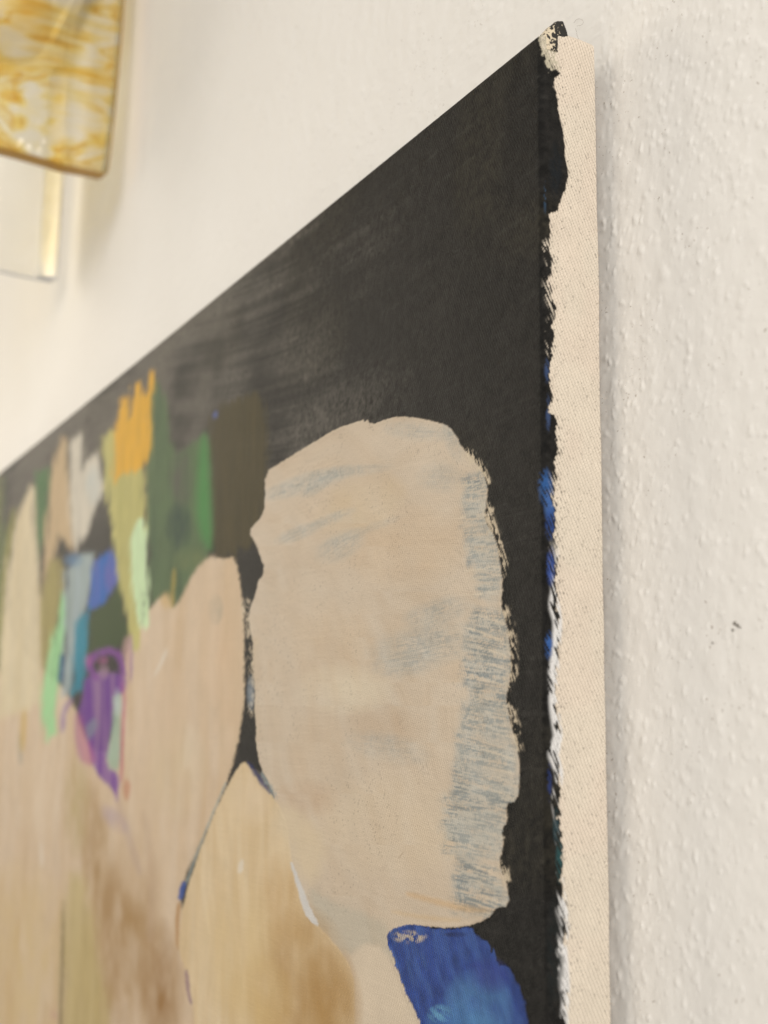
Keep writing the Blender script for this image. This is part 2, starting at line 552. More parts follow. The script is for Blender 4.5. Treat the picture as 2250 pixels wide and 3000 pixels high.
# left beige mass, with vertical rubbed streaks
layer([(-700, 1750), (-300, 1780), (20, 1780), (60, 1900), (130, 1960), (210, 2040), (262, 2200), (330, 2200), (380, 1830), (436, 1790), (470, 1748), (492, 1738), (506, 1790), (535, 1745), (564, 1680), (600, 1640), (622, 1628), (660, 1640), (685, 1627), (700, 1680), (712, 1770), (716, 1850), (716, 2000), (716, 2050),
       (709, 2120), (690, 2207), (675, 2262), (651, 2330), (622, 2400), (579, 2492), (545, 2560), (527, 2617), (540, 2700), (580, 2800), (700, 3300), (700, 4200), (-700, 4200)],
      (212, 185, 153), soft=5, amp=5, sheen=S2, sm=1, part=('paint_patch', 'pale beige paint mass left of the black gap'), streak=(1.55, 9, 150, .5, (204, 172, 132)), thick=.00005, rough=.6, twl=.4, var=.07)
MASS = len(PARTS)
# gold and brown lower parts
smudge(60, 2830, 180, 330, (212, 182, 132), .7, S1, 21, ns=14)
smudge(360, 2760, 120, 330, (172, 136, 92), .85, S2, 22, rot=0.12, ns=12)
smudge(470, 2900, 75, 220, (160, 122, 80), .85, S2, 23, ns=10)
smudge(285, 2500, 55, 230, (174, 140, 98), .75, S1, 24, rot=-.12, ns=9)
layer([(195, 2560), (240, 2560), (262, 2660), (300, 2840), (325, 3050), (330, 3300), (175, 3300), (183, 2900)], (186, 164, 110), soft=26, amp=8, sheen=S1, bris=16, streak=(1.5, 6, 60, .7, (204, 182, 128)), op=.75,
      part=('paint_patch', 'olive yellow paint strip at the lower left'))
smudge(225, 2350, 45, 180, (186, 162, 112), .6, S1, 25, ns=9)
smudge(120, 2330, 70, 160, (222, 196, 164), .7, S1, 26, ns=9)
smudge(420, 2450, 120, 240, (214, 186, 152), .6, S2, 27, ns=12)
smudge(520, 2250, 100, 160, (214, 190, 152), .5, S2, 28, ns=12)
smudge(470, 2080, 110, 150, (216, 188, 156), .5, S2, 29, ns=12)
smudge(640, 1900, 60, 200, (214, 182, 146), .6, S3, 30, ns=12)
smudge(632, 1785, 26, 50, (168, 156, 132), .6, S2, 31)
smudge(672, 2080, 24, 130, (214, 184, 150), .6, S3, 33)
stroke([(186, 2640), (184, 2780), (178, 2950), (176, 3100)], [5, 9, 9, 9], (112, 96, 66), soft=4, amp=3, sheen=S1, op=.75)
stroke([(58, 2150), (60, 2240)], 10, (150, 146, 130), soft=5, amp=3, sheen=S1, op=.6)
stroke([(66, 1960), (72, 2080), (64, 2200)], 16, (206, 170, 92), soft=8, amp=3, sheen=S1, op=.7)
stroke([(120, 2470), (124, 2540)], 10, (226, 206, 180), soft=5, amp=2, sheen=S1, op=.7)
stroke([(420, 2380), (440, 2480), (445, 2640), (440, 2760)], 24, (186, 156, 128), soft=12, amp=6, sheen=S2, op=.35)
stroke([(340, 2330), (372, 2430), (410, 2560)], 20, (176, 150, 138), soft=10, amp=5, sheen=S2, op=.35)
stroke([(490, 1900), (470, 1950), (450, 1985)], [10, 9, 4], (222, 206, 184), soft=3, amp=2, sheen=S2, op=.8)

# spikes at the upper left
layer(c5((-1500, 700), (-300, 900), (15, 820), (25, 1100), (60, 1250), (20, 1500), (5, 2000), (-1500, 2000)), (92, 104, 74), soft=9, amp=6, ns=2.4, sm=0, sheen=S1, bris=15, part=('paint_patch', 'dull green paint at the far left edge of view'),
      streak=(1.5, 12, 150, .7, (138, 128, 80)))
layer(c5((75, 1000), (95, 1050), (60, 1300), (30, 1500), (15, 1900), (0, 2074), (-20, 1600)), (150, 142, 78), soft=10, amp=3, sheen=S1)
layer(c5((190, 872), (215, 905), (226, 1180), (245, 1400), (262, 1700), (268, 2200), (-20, 2300), (8, 1900), (40, 1400), (78, 1160), (130, 1000)), (219, 199, 162), soft=10, amp=5, ns=2.4, sm=0, sheen=S1, bris=15,
      part=('paint_patch', 'tall cream paint spike at the far left'), streak=(1.53, 14, 160, .4, (208, 184, 138)))
layer(c5((225, 800), (300, 770), (312, 860), (285, 1100), (250, 1330), (228, 1150)), (88, 118, 78), soft=8, amp=5, ns=2.4, sm=0, sheen=S1, bris=15, part=('paint_patch', 'green paint sliver between two pale spikes'))
layer(c5((375, 562), (408, 620), (420, 800), (440, 1000), (468, 1230), (445, 1295), (365, 1165), (355, 1260), (330, 1340), (290, 1420), (268, 2300), (245, 1500), (272, 1200), (310, 850), (345, 680)), (199, 170, 130), soft=10, amp=5, ns=2.4, sm=0, sheen=S1, bris=15,
      part=('paint_patch', 'tan paint spike left of the cream double spike'))
layer(c5((488, 548), (504, 600), (507, 775), (550, 705), (595, 680), (622, 860), (602, 960), (525, 1150), (455, 1295), (440, 1230), (425, 1000), (422, 640), (450, 590)), (216, 202, 178), soft=9, amp=5, ns=2.4, sm=0, sheen=S1, bris=15,
      part=('paint_patch', 'off white double pointed paint spike'))
smudge(272, 1420, 26, 70, (204, 200, 184), .8, S1, 41)
layer(c5((300, 1340), (368, 1290), (388, 1400), (398, 1530), (365, 1620), (345, 1760), (300, 1900), (275, 2100), (255, 1900), (250, 1500)), (168, 152, 98), soft=10, amp=5, ns=2.4, sm=0, sheen=S1, bris=15, part=('paint_patch', 'olive tan paint strip below the tan spike'))
layer([(180, 1738), (199, 1750), (197, 1830), (180, 1930), (174, 2010), (162, 2150), (136, 2172), (125, 2100), (128, 2000), (150, 1900), (170, 1820)], (160, 208, 146), soft=9, amp=5, ns=2.4, sm=0, sheen=S1, bris=15,
      part=('paint_stroke', 'mint green paint strip left of the pale blue one'), streak=(1.5, 9, 60, .5, (184, 206, 150)))
layer(c5((395, 1395), (430, 1350), (480, 1300), (570, 1285), (575, 1350), (560, 1500), (500, 1700), (455, 2000), (420, 2150), (380, 2150), (388, 1900), (400, 1600)), (164, 172, 164), soft=10, amp=5, ns=2.4, sm=0, sheen=S1, bris=15,
      part=('paint_stroke', 'pale blue grey paint strip beside the teal one'), streak=(1.5, 8, 60, .5, (176, 186, 188)))
smudge(215, 1640, 34, 26, (112, 138, 160), .8, S1, 44)
stroke(c5((378, 1900), (372, 2000), (365, 2074)), 14, (62, 108, 140), soft=5, amp=2, sheen=S1, op=.8)
layer(c5((570, 1335), (640, 1285), (695, 1255), (722, 1450), (645, 1590), (565, 1650), (520, 1720), (545, 1500)), (60, 110, 172), soft=5, amp=6, ns=2.4, sm=0, sheen=S1, bris=15, part=('paint_patch', 'blue paint patch left of the yellow strip'),
      streak=(1.3, 5, 40, .7, (108, 108, 166)))
smudge(325, 1690, 26, 60, (112, 108, 166), .8, S1, 46)
layer(c5((465, 1700), (540, 1620), (535, 1800), (528, 2000), (505, 2130), (440, 2140), (445, 1950)), (44, 138, 152), soft=10, amp=5, ns=2.4, sm=0, sheen=S1, bris=15, part=('paint_stroke', 'teal paint strip above the purple scribble'))
layer(c5((550, 1640), (640, 1590), (722, 1470), (765, 1700), (795, 1760), (745, 1860), (640, 1890), (540, 1900)), (80, 90, 64), soft=5, amp=6, ns=2.4, sm=0, sheen=S1, bris=15, part=('paint_patch', 'dark green paint patch above the purple scribble'))
# yellow strip, orange, mint
layer([(289, 1284), (333, 1260), (425, 1290), (424, 1500), (430, 1560), (412, 1700), (404, 1800), (408, 1850), (396, 1912), (386, 1870), (357, 1720), (332, 1580), (313, 1430)], (192, 180, 112), soft=6, amp=3, sheen=S2, bris=15,
      part=('paint_stroke', 'long yellow green paint strip below the orange one'), streak=(1.5, 6, 80, .4, (176, 166, 98)))
layer(c5((735, 355), (775, 338), (782, 470), (800, 455), (812, 275), (848, 248), (872, 330), (905, 300), (912, 195), (935, 182), (944, 250), (918, 340), (917, 660), (887, 740), (852, 770), (800, 795), (760, 800), (690, 865), (703, 560)),
      (226, 170, 62), soft=6, amp=4, sheen=S2, sm=0, bris=16, part=('paint_stroke', 'bright orange paint strip with ragged top near canvas edge'), var=.04)
layer(c5((850, 1070), (885, 1130), (892, 1300), (908, 1500), (912, 1700), (872, 1760), (832, 1650), (806, 1400), (785, 1210), (815, 1120)), (206, 222, 170), soft=6, amp=3, sheen=S2, bris=15, part=('paint_stroke', 'pale mint paint strip on the yellow green one'))
stroke(c5((880, 1500), (875, 1640), (850, 1720)), 12, (110, 130, 96), soft=6, amp=4, sheen=S2, op=.6, dry=(1.5, .8, 14, .5, .1))
stroke(c5((1060, 1380), (1050, 1520), (1045, 1620)), 10, (190, 158, 74), soft=5, amp=3, sheen=S2, op=.6)
smudge(490, 1760, 24, 30, (206, 170, 110), .6, S2, 49)
# purple scribble
layer(c6((520, -60), (745, -60), (745, 0), (700, 160), (665, 350), (650, 520), (725, 545), (722, 640), (715, 740), (700, 660), (600, 570), (560, 500), (520, 300), (470, 200), (500, 100)), (120, 74, 144), soft=6, amp=6, sheen=S1, op=.95,
      part=('paint_patch', 'purple scribbled paint patch with pink left side'), streak=(1.35, 7, 40, .5, (186, 150, 160)))
layer(c6((450, 190), (490, 180), (520, 300), (570, 420), (585, 470), (550, 515), (480, 470), (455, 350)), (186, 104, 138), soft=9, amp=6, sheen=S1, op=.6, streak=(1.2, 5, 20, .5, (130, 80, 146)))
layer(c6((520, 260), (580, 210), (600, 260), (560, 330), (530, 350)), (140, 142, 150), soft=6, amp=5, ns=2.4, sm=0, sheen=S1, op=.7)
layer(c6((690, 90), (730, 60), (742, 130), (735, 400), (720, 530), (665, 520), (650, 440), (680, 300)), (164, 180, 154), soft=6, amp=5, ns=2.4, sm=0, sheen=S1, op=.9)
smudge(346, 2060, 16, 50, (204, 206, 196), .7, S1, 50)
stroke(c6((738, 0), (760, 60), (745, 300), (738, 600)), 9, (192, 108, 120), soft=3, amp=2, sheen=S1, op=.85)
stroke(c5((795, 1780), (800, 1900), (795, 2074)), 7, (140, 90, 150), soft=3, amp=2, sheen=S1, op=.7)
stroke(c5((600, 2060), (545, 2000), (545, 1930), (620, 1885), (690, 1880), (740, 1930), (750, 2050), (735, 2140)), [14, 22, 24, 22, 22, 22, 22, 20], (142, 86, 150), soft=5, amp=4, sheen=S1, op=.9, dry=(1.2, .9, 10, .33, .16))
smudge(300, 1935, 22, 14, (186, 104, 146), .5, S1, 51)
smudge(258, 1935, 14, 22, (186, 104, 146), .5, S1, 52)
layer(c5((760, 1800), (795, 1790), (800, 1900), (770, 2000), (740, 1880)), (200, 160, 150), soft=6, amp=5, ns=2.4, sm=0, sheen=S1, op=.6)
stroke(c6((440, 100), (390, 160), (378, 300)), 14, (142, 110, 150), soft=6, amp=4, sheen=S1, op=.7)
layer(c6((755, 580), (795, 600), (790, 690), (765, 725), (745, 660)), (196, 140, 110), soft=5, amp=3, sheen=S2, op=.8)
smudge(304, 1968, 18, 26, (176, 140, 152), .8, S1, 54)
smudge(335, 2400, 60, 30, (180, 156, 160), .5, S1, 53, rot=.8)
stroke(c6((310, 2010), (350, 2030)), 18, (196, 150, 140), soft=6, amp=4, sheen=S1, op=.7)

# wet edges drawn into each other: the left strokes were blended while soft
_cols = np.nonzero((project(gcx, np.full(NC, -D), np.full(NC, -.15))[0] < 640) & (gth < .5))[0]
_img = C.reshape(NR, NC, 3)[:, _cols].copy()


def _blur(a, n, axis, wts):
    out = np.zeros_like(a)
    for o_, w_ in zip(range(-n, n + 1), wts):
        out += np.roll(a, o_, axis) * w_
    return out


_g = np.exp(-np.linspace(-2, 2, 15) ** 2 / 2); _g /= _g.sum()
_b = _blur(_img, 7, 0, _g)
_g = np.exp(-np.linspace(-2, 2, 5) ** 2 / 2); _g /= _g.sum()
_b = _blur(_b, 2, 1, _g)
_mix = (.35 + .6 * fbm(Wm[:, _cols] / 25, Tm[:, _cols] / 12, 881, 2))[..., None] * sstep(gt, 8, 14)[:, None, None]
_mix[:, :4] = 0; _mix[:, -4:] = 0
C.reshape(NR, NC, 3)[:, _cols] = _img * (1 - _mix) + _b * _mix

# black gap and its blue-white dry edges are the ground showing; big beige shape
PETAL = c7((150, 458), (230, 408), (420, 290), (560, 203), (698, 162), (712, 155), (722, 170), (738, 152), (752, 186), (850, 150), (920, 136), (1010, 144), (1120, 164), (1200, 190), (1240, 240), (1275, 310), (1330, 370), (1400, 460), (1428, 550), (1415, 650), (1403, 730), (1470, 830), (1492, 950), (1512, 1090), (1500, 1230), (1535, 1330), (1558, 1480), (1555, 1620), (1532, 1750)) + \
    c8((1483, 60), (1500, 170), (1530, 270), (1547, 380), (1535, 527), (1480, 531), (1492, 620), (1464, 638), (1472, 740), (1448, 790), (1490, 890), (1498, 988), (1438, 992), (1420, 1030), (1350, 1068), (1240, 1085), (1130, 1078), (1060, 1070), (960, 1130), (990, 1220), (1040, 1370), (1110, 1508), (1250, 1750), (1500, 2200), (700, 2200), (560, 1300), (400, 700), (440, 500), (466, 520), (440, 450), (400, 380), (377, 270), (380, 200), (368, 100)) + \
    c7((90, 1830), (95, 1700), (80, 1550), (85, 1440), (62, 1350), (56, 1260), (98, 1150), (108, 1090), (140, 1040), (146, 990), (130, 960), (100, 862), (58, 805), (92, 745), (128, 722), (153, 640))
layer(PETAL, (203, 181, 153), soft=1.6, amp=2.6, ns=1.1, sheen=S3 * .8, sm=1, part=('paint_patch', 'big pale beige rounded paint shape beside the black edge'), thick=.00016, rough=.62, twl=.32, var=.05, vs=18)
# scuffed rim of the beige shape
for pts, sd_ in ((c7((1290, 330), (1370, 420), (1420, 520)), 1), (c7((1410, 640), (1450, 780), (1500, 930), (1515, 1060)), 2), (c7((1505, 1220), (1550, 1350), (1570, 1560), (1540, 1700)), 3),
                 (c8((1490, 90), (1520, 200), (1540, 300)), 4), (c8((1455, 800), (1485, 880)), 5), (c7((100, 1400), (70, 1550), (85, 1700), (75, 1850)), 6), (c7((50, 1180), (35, 1250), (60, 1400)), 7)):
    stroke(pts, 34 if sd_ < 6 else 20, (208, 186, 154), soft=6, amp=8, sheen=S3 * .6, seed=60 + sd_, dry=(1.25, .55, 1.6, .56, .06))
PET = len(PARTS)
# warm and grey veils inside it
smudge(1190, 1600, 190, 130, (202, 172, 136), .6, S3 * .7, 61, ns=16)
smudge(1060, 1480, 150, 90, (204, 178, 140), .6, S3 * .7, 62, rot=-.4, ns=12)
smudge(980, 1900, 130, 160, (205, 178, 144), .5, S3 * .7, 63, ns=14)
smudge(1120, 2130, 150, 70, (192, 166, 136), .6, S3 * .6, 64, ns=12)
smudge(930, 2200, 90, 150, (202, 176, 144), .6, S3 * .7, 65, ns=12)
smudge(900, 2340, 110, 60, (194, 164, 132), .6, S3 * .7, 66, ns=10)
smudge(1010, 2020, 150, 80, (216, 196, 164), .6, S3 * .7, 67, ns=12)
smudge(1150, 2420, 260, 170, (214, 190, 156), .6, S3 * .6, 68, ns=18)
GREY = (186, 178, 160)
GRDK = (130, 133, 127)
DRYG = (-0.30, .45, 9.0, .50, .10)
for (cx, cy, rx, ry, op, rot, sd_) in ((900, 1415, 130, 24, .8, -.30, 1), (1000, 1385, 130, 16, .6, -.12, 2), (880, 1560, 70, 18, .7, -.35, 3), (1000, 1600, 70, 34, .6, -.5, 4), (930, 1425, 50, 16, .7, -.6, 5),
                                       (1225, 1265, 90, 24, .55, .1, 7), (1330, 1280, 26, 60, .55, -.2, 8), (1290, 1400, 60, 40, .4, 0, 9), (970, 1520, 70, 14, .5, -.35, 10),
                                       (1280, 1795, 90, 34, .65, -.3, 11), (1255, 1890, 150, 52, .7, -.15, 12), (1190, 1945, 90, 34, .6, -.1, 13), (1140, 2190, 110, 36, .45, .2, 14), (1050, 1560, 120, 12, .35, -.35, 15)):
    smudge(cx, cy, rx * 1.3, ry * 1.4, GREY, op * .6, S3 * .4, 400 + sd_, rot=rot, ns=3, only=PET)
    smudge(cx, cy, rx * 1.2, ry * 1.2, GRDK, op * .6, S3 * .4, 430 + sd_, rot=rot, stre=(rot - .05, .22, 7, .50, .09), ns=2, only=PET)
# comb-like dry strokes along the right side
for (y0, y1, xa, xb, dyr, sd_) in ((1400, 1540, 1360, 1432, -.1, 1), (1560, 1650, 1370, 1470, -.1, 2), (1640, 1740, 1400, 1478, .1, 3), (1780, 1850, 1390, 1492, .15, 4), (1840, 1950, 1370, 1502, .25, 5), (1930, 2010, 1360, 1500, .2, 6),
                                   (2000, 2080, 1380, 1490, .2, 7), (2060, 2150, 1360, 1500, .25, 8), (2140, 2240, 1340, 1520, .3, 9), (2230, 2350, 1330, 1520, .3, 10), (2330, 2430, 1300, 1490, .22, 11), (2410, 2500, 1310, 1478, .2, 12), (2500, 2590, 1340, 1480, .4, 13), (2570, 2670, 1330, 1490, .3, 14)):
    ins = 8
    dy = (xb - xa) * dyr
    pg = [(xa, y0), (xb - ins, y0 + dy), (xb - ins, y1 + dy * .5), (xa, y1)]
    layer(pg, GREY, soft=22, amp=16, ns=3.5, sheen=S3 * .4, op=.7, seed=500 + sd_, dry=(dyr * .8, .9, 9.0, .42, .12), sm=0, only=PET)
    layer(pg, GRDK, soft=16, amp=22, ns=3.5, sheen=S3 * .4, op=.85, seed=540 + sd_, dry=(dyr * .8, .26, 6.0, .53, .07), sm=0, only=PET)
rs = random.Random(12)
for i in range(26):                       # pale bristle lines pulled over the grey
    y0 = 1420 + i * 48 + rs.uniform(-16, 16)
    x1 = np.interp(y0, [1400, 1560, 1900, 2200, 2340, 2500, 2660], [1425, 1455, 1496, 1515, 1500, 1470, 1485]) - 4
    x0 = x1 - rs.uniform(60, 150)
    sl = rs.uniform(.12, .42) if y0 > 1750 else rs.uniform(-.15, .2)
    ym = y0 + (x1 - x0) * sl
    stroke([(x0, y0), ((x0 + x1) / 2, y0 + (ym - y0) * .35), (x1, ym)], [2, rs.uniform(4, 9), rs.uniform(3, 8)], (212, 192, 163), soft=2, amp=3, sheen=S3 * .6, op=.85, seed=560 + i, dry=(sl, .3, 6, .42, .1))
layer(c8((1255, 560), (1480, 560), (1480, 780), (1250, 780)), GREY, soft=10, amp=6, op=.35, sheen=S3 * .4, seed=520, only=PET)
layer(c8((1270, 40), (1480, 60), (1530, 380), (1480, 520), (1260, 480)), GREY, soft=16, amp=8, op=.28, sheen=S3 * .4, seed=521, only=PET)
layer(c7((1290, 560), (1420, 560), (1480, 900), (1500, 1200), (1400, 1200), (1310, 900)), GREY, soft=14, amp=8, op=.32, sheen=S3 * .4, seed=522, only=PET)
_ang = np.interp(Y, [1200, 1500, 1700, 2100, 2700, 3000], [.25, .3, .6, 1.2, .8, .6])
brushwork(ID == PET, _ang, .075, .05, 801, warm=(.6, 1.0, 1.5))
# pits of the weave left dark in the beige coat
k = np.nonzero(ID == PET)[0]
_p = sstep(vnoise((FW[k] - TW_K * FT[k]) / .5, FT[k] / .8, 701) - .35 * (CREST[k] - .5), .90, 1.0) * (.25 + .75 * sstep(vnoise(FW[k] / 14, FT[k] / 12, 702), .45, .75))
C[k] *= 1 - .32 * _p[:, None]
# lower stem of the shape: greyer veil, then paler
layer(c8((610, 900), (700, 960), (850, 1020), (960, 1060), (965, 1130), (990, 1200), (1000, 1260), (900, 1150), (780, 1210), (700, 1130), (640, 1060)), (158, 160, 142), soft=16, amp=8, sheen=S3 * .5, op=.28, seed=530)
layer(c8((800, 1190), (900, 1140), (985, 1240), (1040, 1380), (1110, 1520), (1300, 1900), (820, 1900), (815, 1320)), (212, 190, 160), soft=14, amp=6, sheen=S3 * .5, op=.8, seed=531)
stroke(c8((1040, 930), (1150, 960), (1300, 1000), (1420, 1010)), [14, 18, 20, 10], (206, 164, 112), soft=8, amp=3, sheen=S3 * .5, op=.5, seed=532)
stroke(c8((980, 1010), (1130, 1040), (1280, 1050)), 12, (206, 170, 120), soft=8, amp=3, sheen=S3 * .5, op=.4, seed=533)
stroke(c8((1010, 775), (1032, 745)), 2.2, (150, 120, 90), soft=1.2, amp=.5, op=.6)

# lower ochre shape with a pointed tip
layer(c8((328, 345), (350, 370), (400, 442), (470, 525), (520, 620), (535, 800), (600, 1015), (640, 1062), (720, 1142), (790, 1240), (815, 1320), (812, 1508), (800, 2200), (200, 2200), (105, 1500), (98, 1420), (60, 1250), (34, 1180), (40, 1080), (60, 960), (120, 765), (200, 562), (265, 430), (300, 370)),
      (217, 190, 150), soft=4, amp=3, ns=2, sheen=S3, part=('paint_patch', 'ochre paint shape with pointed tip at the bottom centre'), thick=.00012, rough=.6, twl=.45, streak=(1.5, 8, 60, .4, (210, 178, 130)))
smudge(880, 2900, 165, 260, (178, 138, 84), .95, S3 * .8, 71, ns=14)
smudge(960, 2960, 110, 200, (172, 132, 80), .9, S3 * .8, 72, ns=12)
smudge(820, 2640, 70, 150, (196, 158, 106), .75, S3, 73, ns=12)
smudge(700, 2780, 120, 240, (216, 186, 136), .7, S3, 74, ns=14)
smudge(760, 2950, 110, 160, (208, 174, 118), .6, S3, 75, ns=12)
smudge(740, 2340, 60, 90, (222, 196, 160), .6, S3, 76)
layer(c8((470, 525), (560, 560), (700, 700), (640, 900), (560, 830), (520, 700), (440, 640)), (212, 188, 152), soft=26, amp=10, sheen=S3 * .8, op=.8, seed=77)
layer(c8((528, 790), (545, 800), (590, 920), (622, 1000), (665, 1085), (605, 1045), (575, 960)), (206, 196, 182), soft=3, amp=3, sheen=S3 * .7, seed=78, part=('paint_stroke', 'short off white stroke beside the ochre shape'))
stroke(c8((318, 780), (305, 840)), [12, 18], (222, 206, 182), soft=5, amp=2, sheen=S3, op=.7)
stroke(c8((245, 440), (190, 570), (110, 770), (65, 900)), [6, 6, 6, 9], (160, 164, 152), soft=3, amp=2, sheen=S3, op=.75, seed=79)
stroke(c8((60, 880), (45, 940), (40, 960)), [14, 16, 10], (70, 92, 150), soft=4, amp=3, sheen=S3, op=.9)
stroke(c8((38, 970), (28, 1060), (32, 1180)), [10, 14, 6], (178, 132, 84), soft=4, amp=3, sheen=S3, op=.8)
stroke(c8((70, 1270), (80, 1380), (95, 1420)), [12, 14, 8], (142, 112, 120), soft=5, amp=4, sheen=S3, op=.7)
smudge(735, 2030, 14, 60, (150, 156, 158), .6, S3, 80)
stroke(c8((340, 350), (390, 420), (440, 490)), [6, 14, 6], (52, 58, 104), soft=5, amp=4, sheen=S3 * .5, op=.7, seed=81)
stroke(c8((400, 400), (450, 480), (470, 520)), 14, (150, 156, 150), soft=5, amp=6, sheen=S3, op=.8, seed=82, dry=(1, .5, 3, .5, .08))

brushwork((ID == len(PARTS) - 1) & ONFRONT, 1.45, .09, .05, 821, bw=4.0, bl=50, warm=(.7, 1.0, 1.5))
_m = (ID == MASS) & ONFRONT
brushwork(_m, 1.5, .10, .04, 841, bw=9.0, bl=110, warm=(.6, 1.0, 1.7))

# blue patch at the bottom right
layer([(1134, 2752), (1140, 2730), (1165, 2714), (1203, 2708), (1249, 2716), (1322, 2724), (1380, 2714), (1390, 2735), (1412, 2752), (1432, 2760), (1440, 2800), (1447, 2775), (1456, 2830), (1488, 2824), (1510, 2868), (1536, 2925), (1548, 3000), (1580, 3150), (1620, 3500), (1420, 3500), (1236, 3003), (1190, 2908), (1156, 2809)],
      (56, 74, 128), soft=1.8, amp=5, ns=1.4, sheen=.012, part=('paint_patch', 'bright blue paint patch at the bottom right'), twl=1.0, rough=.6, var=.34, vs=3, streak=(.9, 2.2, 7, .45, (78, 104, 154)))
smudge(1400, 2960, 110, 130, (92, 134, 168), .7, .012, 91, ns=5)
smudge(1330, 2990, 90, 60, (82, 122, 164), .6, .012, 92, ns=4)
smudge(1290, 2970, 40, 30, (110, 160, 180), .7, .012, 93, stre=(.6, .6, 6, .42, .12))
smudge(1430, 2860, 70, 60, (62, 66, 128), .6, .012, 94, ns=6)
smudge(1335, 2738, 40, 9, (20, 18, 18), .6, 0, 95)
smudge(1200, 2745, 55, 22, (206, 184, 150), 1.0, .02, 96, stre=(.2, .7, 2.0, .50, .05), ns=2)
brushwork((ID == len(PARTS)) & ONFRONT, 1.0, .22, .14, 861, bw=2.5, bl=14)

k = np.nonzero((X > 1130) & (Y > 2690) & (C[:, 2] > 1.8 * C[:, 0]) & ONFRONT)[0]
_w = sstep(CREST[k] + .5 * (vnoise(FW[k] / 2, FT[k] / 3, 97) - .5), .72, .95)[:, None] * .0
C[k] = C[k] * (1 - _w) + paint((148, 160, 184))[None, :] * _w

# ------------------------------------------------------------------ painting: right side of the cloth
B_ = [(-60, 1650), (60, 1652), (95, 1600), (108, 1580), (150, 1592), (163, 1601), (179, 1616), (201, 1627), (215, 1641), (228, 1625), (255, 1623), (291, 1634), (320, 1634), (389, 1651), (461, 1656), (512, 1664), (558, 1656), (584, 1641), (616, 1634), (627, 1606), (681, 1615), (727, 1607), (768, 1620), (820, 1605), (871, 1615), (907, 1625), (953, 1618), (1026, 1620), (1077, 1610), (1128, 1610), (1174, 1620), (1205, 1605), (1225, 1630), (1246, 1638), (1266, 1625), (1328, 1638), (1359, 1620), (1394, 1630), (1435, 1620), (1487, 1625), (1553, 1625), (1615, 1630), (1692, 1625), (1768, 1630), (1820, 1638), (1871, 1635), (1948, 1630), (2000, 1625), (2051, 1625), (2154, 1640), (2205, 1630), (2266, 1641), (2333, 1635), (2410, 1638), (2538, 1653), (2574, 1641), (2640, 1651), (2717, 1661), (2768, 1651), (2820, 1656), (2896, 1661), (2973, 1656), (3100, 1662), (3300, 1668), (3800, 1675)]
by = np.array([b[0] for b in B_]); bx = np.array([b[1] for b in B_])
k = np.nonzero(X > 1540)[0]
x, y, w, t = X[k], Y[k], FW[k], FT[k]
xb = np.interp(y, by, bx)
n = (fbm(w / 1.0, t / 1.0, 601, 3) - .5) * 2
tw = CREST[k] - .5
edge = (x - xb)                                      # > 0 : bare cloth
rag = (.25 + .75 * sstep(y, 590, 660)) * (.5 + .9 * vnoise(t / 9, w * 0, 603))
bare = sstep(edge + 20 * rag * (fbm(w / 1.1, t / 1.3, 602, 2) - .5) + 4.5 * rag * n + 3.5 * rag * tw * sstep(edge, -30, -2) * (1 - sstep(edge, 4, 16)), -1.5, 1.5)
BARE = np.array([.735, .66, .56])
bc = BARE[None, :] * (1 + 0.05 * (fbm(w / 6, t / 6, 611, 3) - .5)[:, None] * 2) * (0.93 + 0.07 * CREST[k])[:, None]
pink = sstep(vnoise(w / 9, t / 12, 612), .5, .8)[:, None]
bc = bc * (1 + pink * np.array([.0, -.02, -.02]))
bc = np.where(bare[:, None] > 0, bc, BARE[None, :])
# white ground showing as flecks between black and bare cloth, lower down
wz = sstep(y, 1560, 1700)
fle = sstep(0.50 * vnoise((w - .8 * TW_K * t) / .75, t / 2.2, 621) + .18 * CREST[k] + .45 * vnoise(w / 3, t / 6.5, 622), .53, .60) * sstep(edge + 16 * (vnoise(t / 5, w * 0, 624) - .5), -24, -10) * (1 - sstep(edge, 4, 14)) * wz
fle2 = sstep(0.6 * vnoise((w - TW_K * t) / .55, t / 1.8, 623) + .4 * CREST[k], .62, .68) * sstep(edge, -26, -10) * (1 - sstep(edge, 2, 8)) * (1 - wz) * sstep(y, 600, 690) * sstep(vnoise(t / 6, w * 0, 625), .3, .6)
# dark specks caught on the weave
den = np.exp(-np.maximum(edge - 4, 0) / 20.0)
patchy = 0.4 + 0.6 * sstep(vnoise(t / 16, w * 0, 640), .3, .7)
sp = sstep(vnoise((w - TW_K * t) / .34, t / .42, 631) - .5 * tw, 1.06 - .36 * den * patchy, 1.12 - .34 * den * patchy) * (edge > -3)
sp2 = sstep(vnoise(w / .4, t / .45, 633), .975, .99)
cc = C[k] * (1 - bare[:, None]) + bc * bare[:, None]
cc = cc * (1 - .9 * np.maximum(sp * .8, sp2 * .3)[:, None] * bare[:, None]) + np.array([.06, .05, .04]) * (.9 * np.maximum(sp * .8, sp2 * .3) * bare)[:, None]
wc = np.clip(fle, 0, 1)[:, None]
cc = cc * (1 - wc) + np.array([.74, .74, .75]) * wc
wc = np.clip(fle2 * .9, 0, 1)[:, None]
cc = cc * (1 - wc) + BARE * wc
